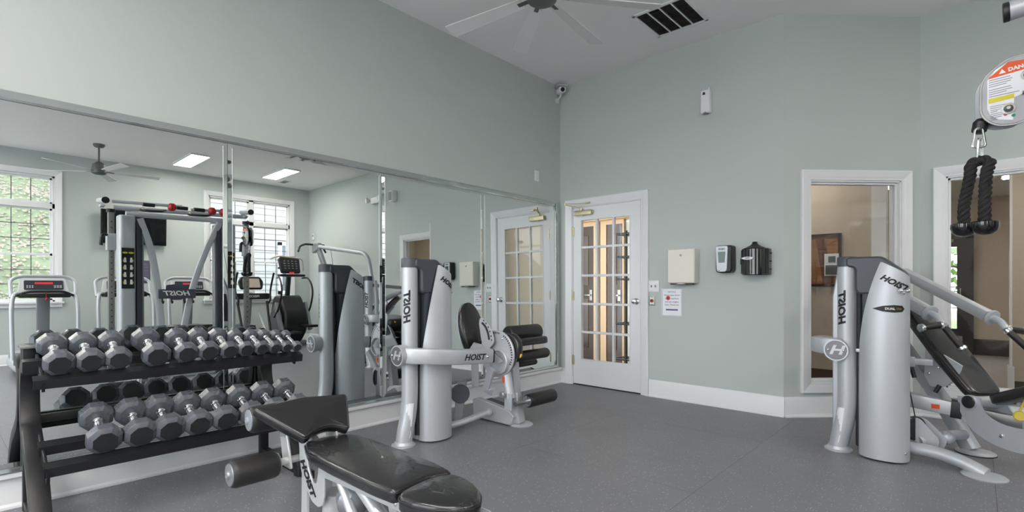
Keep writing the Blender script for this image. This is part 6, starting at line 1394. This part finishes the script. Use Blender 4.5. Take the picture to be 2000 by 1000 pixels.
# lever row machine at the far right of the room (only in the mirror)
row = thing('lever_row_machine', 'tall silver lever machine with a long overhead boom in the far corner', 'exercise machine', (5.2, 0.3, 0)); root = row
b = B(); b.bar([(5.75, 0.30, 0.04), (5.75, 0.30, 1.10), (6.35, 0.30, 2.02)], 0.13, 0.06, 0.02, up=(0, 1, 0)); obj('upright', b, silver_d, root)
b = B(); b.tube(fillet([(6.55, 0.30, 2.08), (4.55, 0.30, 1.80), (4.42, 0.30, 1.30)], 0.22, 8), 0.040, 16); obj('boom', b, silver, root)
b = B(); b.prism(round_poly([(-0.12, -0.10), (0.12, -0.06), (0.14, 0.08), (-0.10, 0.10)], 0.03, 3), (6.42, 0.30, 2.03), (-1, 0, 0.1), (0, 0, 1), 0.09, 0.01); obj('pivot_head', b, silver_d, root)
b = B(); b.tube(catmull([(6.50, 0.10, 2.10), (6.62, 0.05, 2.06), (6.60, 0.0, 1.95)], 4), 0.02, 10); b.tube(catmull([(6.50, 0.50, 2.10), (6.62, 0.55, 2.06), (6.60, 0.6, 1.95)], 4), 0.02, 10); b.tube([(6.5, 0.10, 2.10), (6.5, 0.5, 2.10)], 0.02, 10); obj('pull_handles', b, foam, root)
b = B(); b.tube([(5.85, 0.30, 1.95), (5.60, 0.30, 0.9)], 0.004, 6); obj('cable', b, ink, root)
b = B(); b.bar([(5.0, 0.30, 0.04), (6.3, 0.30, 0.04)], 0.08, 0.06, 0.01); b.box((6.3, 0.3, 0.03), (0.08, 0.5, 0.05), bev=0.01); b.box((5.0, 0.3, 0.03), (0.08, 0.5, 0.05), bev=0.01); obj('base_frame', b, silver, root)
b = B(); b.bar([(4.95, 0.30, 0.05), (4.95, 0.30, 1.30)], 0.26, 0.22, 0.05, up=(0, 1, 0)); obj('stack_cover', b, capgrey, root)
b = B(); b.tube([(4.42, 0.30, 1.30), (4.42, 0.30, 0.06)], 0.030, 12); b.bar([(4.42, 0.3, 0.04), (5.0, 0.3, 0.04)], 0.08, 0.06, 0.01); obj('boom_post', b, silver, root)
b = B(); b.pad(round_poly([(-0.2, -0.15), (0.2, -0.15), (0.2, 0.15), (-0.2, 0.15)], 0.05, 4), (5.45, 0.30, 0.52), (1, 0, 0), (0, 1, 0), 0.06); b.pad(round_poly([(-0.12, -0.25), (0.12, -0.25), (0.12, 0.25), (-0.12, 0.25)], 0.04, 4), (5.70, 0.30, 0.85), (0, -1, 0), (0.15, 0, 1), 0.06); obj('pads', b, vinyl, root, ang=60)
b = B(); b.bar([(5.45, 0.30, 0.05), (5.45, 0.30, 0.46)], 0.06, 0.06, 0.01, up=(0, 1, 0)); obj('seat_post', b, silver, root)

# flat bench in the mirror, between the curved braces
t = thing('flat_bench', 'low black flat bench with pale end caps behind the dumbbells in the mirror', 'bench', (4.72, -2.72, 0))
b = B(); b.pad(round_poly([(-0.58, -0.13), (0.58, -0.13), (0.58, 0.13), (-0.58, 0.13)], 0.04, 4), (4.72, -2.72, 0.66), (0, -1, 0), (1, 0, 0), 0.07); obj('bench_pad', b, vinyl, t, ang=60)
b = B(); b.bar([(4.72, -3.25, 0.56), (4.72, -2.2, 0.56)], 0.06, 0.06, 0.01); obj('bench_rail', b, silver, t)
for y in (-3.15, -2.3): b = B(); b.bar([(4.72, y, 0.03), (4.72, y, 0.54)], 0.06, 0.06, 0.01, up=(0, 1, 0)); b.box((4.72, y, 0.025), (0.5, 0.06, 0.05), bev=0.01); obj('bench_leg', b, silver, t)
for y in (-3.32, -2.12): b = B(); b.cyl((4.72, y-0.012, 0.62), (4.72, y+0.012, 0.62), 0.045, 18, bev=0.003); obj('end_cap', b, white_p, t)

# wall things on the window wall and the back right wall
t = thing('television', 'black flat television on the window wall, seen in the mirror', 'television', (7.78, -2.49, 2.3))
b = B(); b.box((7.745, -2.495, 2.32), (0.07, 0.98, 0.60), Matrix.Rotation(-0.06, 3, 'Y'), bev=0.01); obj('housing', b, gloss_b, t)
b = B(); b.box((7.706, -2.495, 2.34), (0.004, 0.92, 0.50), Matrix.Rotation(-0.06, 3, 'Y')); obj('screen', b, screen, t)
b = B(); b.box((7.80, -2.495, 2.32), (0.10, 0.20, 0.20), bev=0.01); obj('wall_mount', b, dark_p, t)
t = thing('wall_poster', 'purple printed notice on the window wall under the television', 'poster', (7.83, -2.3, 1.5))
b = B(); b.box((7.835, -2.34, 1.53), (0.008, 0.20, 0.42), bev=0.002); ps = obj('poster_sheet', b, mat('purple_print', lin(84, 76, 100), 0.5), t)
for i in range(11): b = B(); b.box((7.830, -2.34, 1.37+i*0.03), (0.002, 0.15, 0.009)); obj('print_line', b, greyprint, ps)
t = thing('exit_light', 'white twin-lamp emergency light on the back right wall, seen in the mirror', 'emergency light', (5.1, K, 2.9))
b = B(); b.box((5.06, K-0.04, 2.90), (0.26, 0.08, 0.12), bev=0.015); obj('housing', b, white_p, t)
for s in (-1, 1): b = B(); b.lathe([(0, 0.03), (0.05, 0.055), (0.08, 0.055), (0.085, 0.0)], (5.06+s*0.20, K-0.05, 2.92), (s*0.3, -1, -0.1), 18); b.cyl((5.06+s*0.12, K-0.04, 2.91), (5.06+s*0.20, K-0.05, 2.92), 0.012, 8); obj('lamp_head', b, white_p, t)
t = thing('wall_speaker', 'small white speaker box on the back right wall, seen in the mirror', 'speaker', (4.48, K, 2.9))
b = B(); b.prism(round_poly([(-0.06, -0.10), (0.06, -0.10), (0.06, 0.10), (-0.06, 0.10)], 0.015, 3), (4.48, K-0.06, 2.90), (1, 0, 0), (0, 0, 1), 0.12, 0.01); obj('body', b, white_p, t); b = B(); b.box((4.48, K-0.122, 2.90), (0.09, 0.004, 0.16)); obj('grille', b, greyprint, t)
t = thing('thermostat', 'small white wall plate by the far corner, seen in the mirror', 'wall plate', (7.6, K, 2.4))
b = B(); b.box((7.62, K-0.012, 2.40), (0.09, 0.024, 0.14), bev=0.005); obj('plate', b, white_p, t); b = B(); b.box((7.62, K-0.026, 2.42), (0.05, 0.004, 0.04)); obj('display', b, greyprint, t)
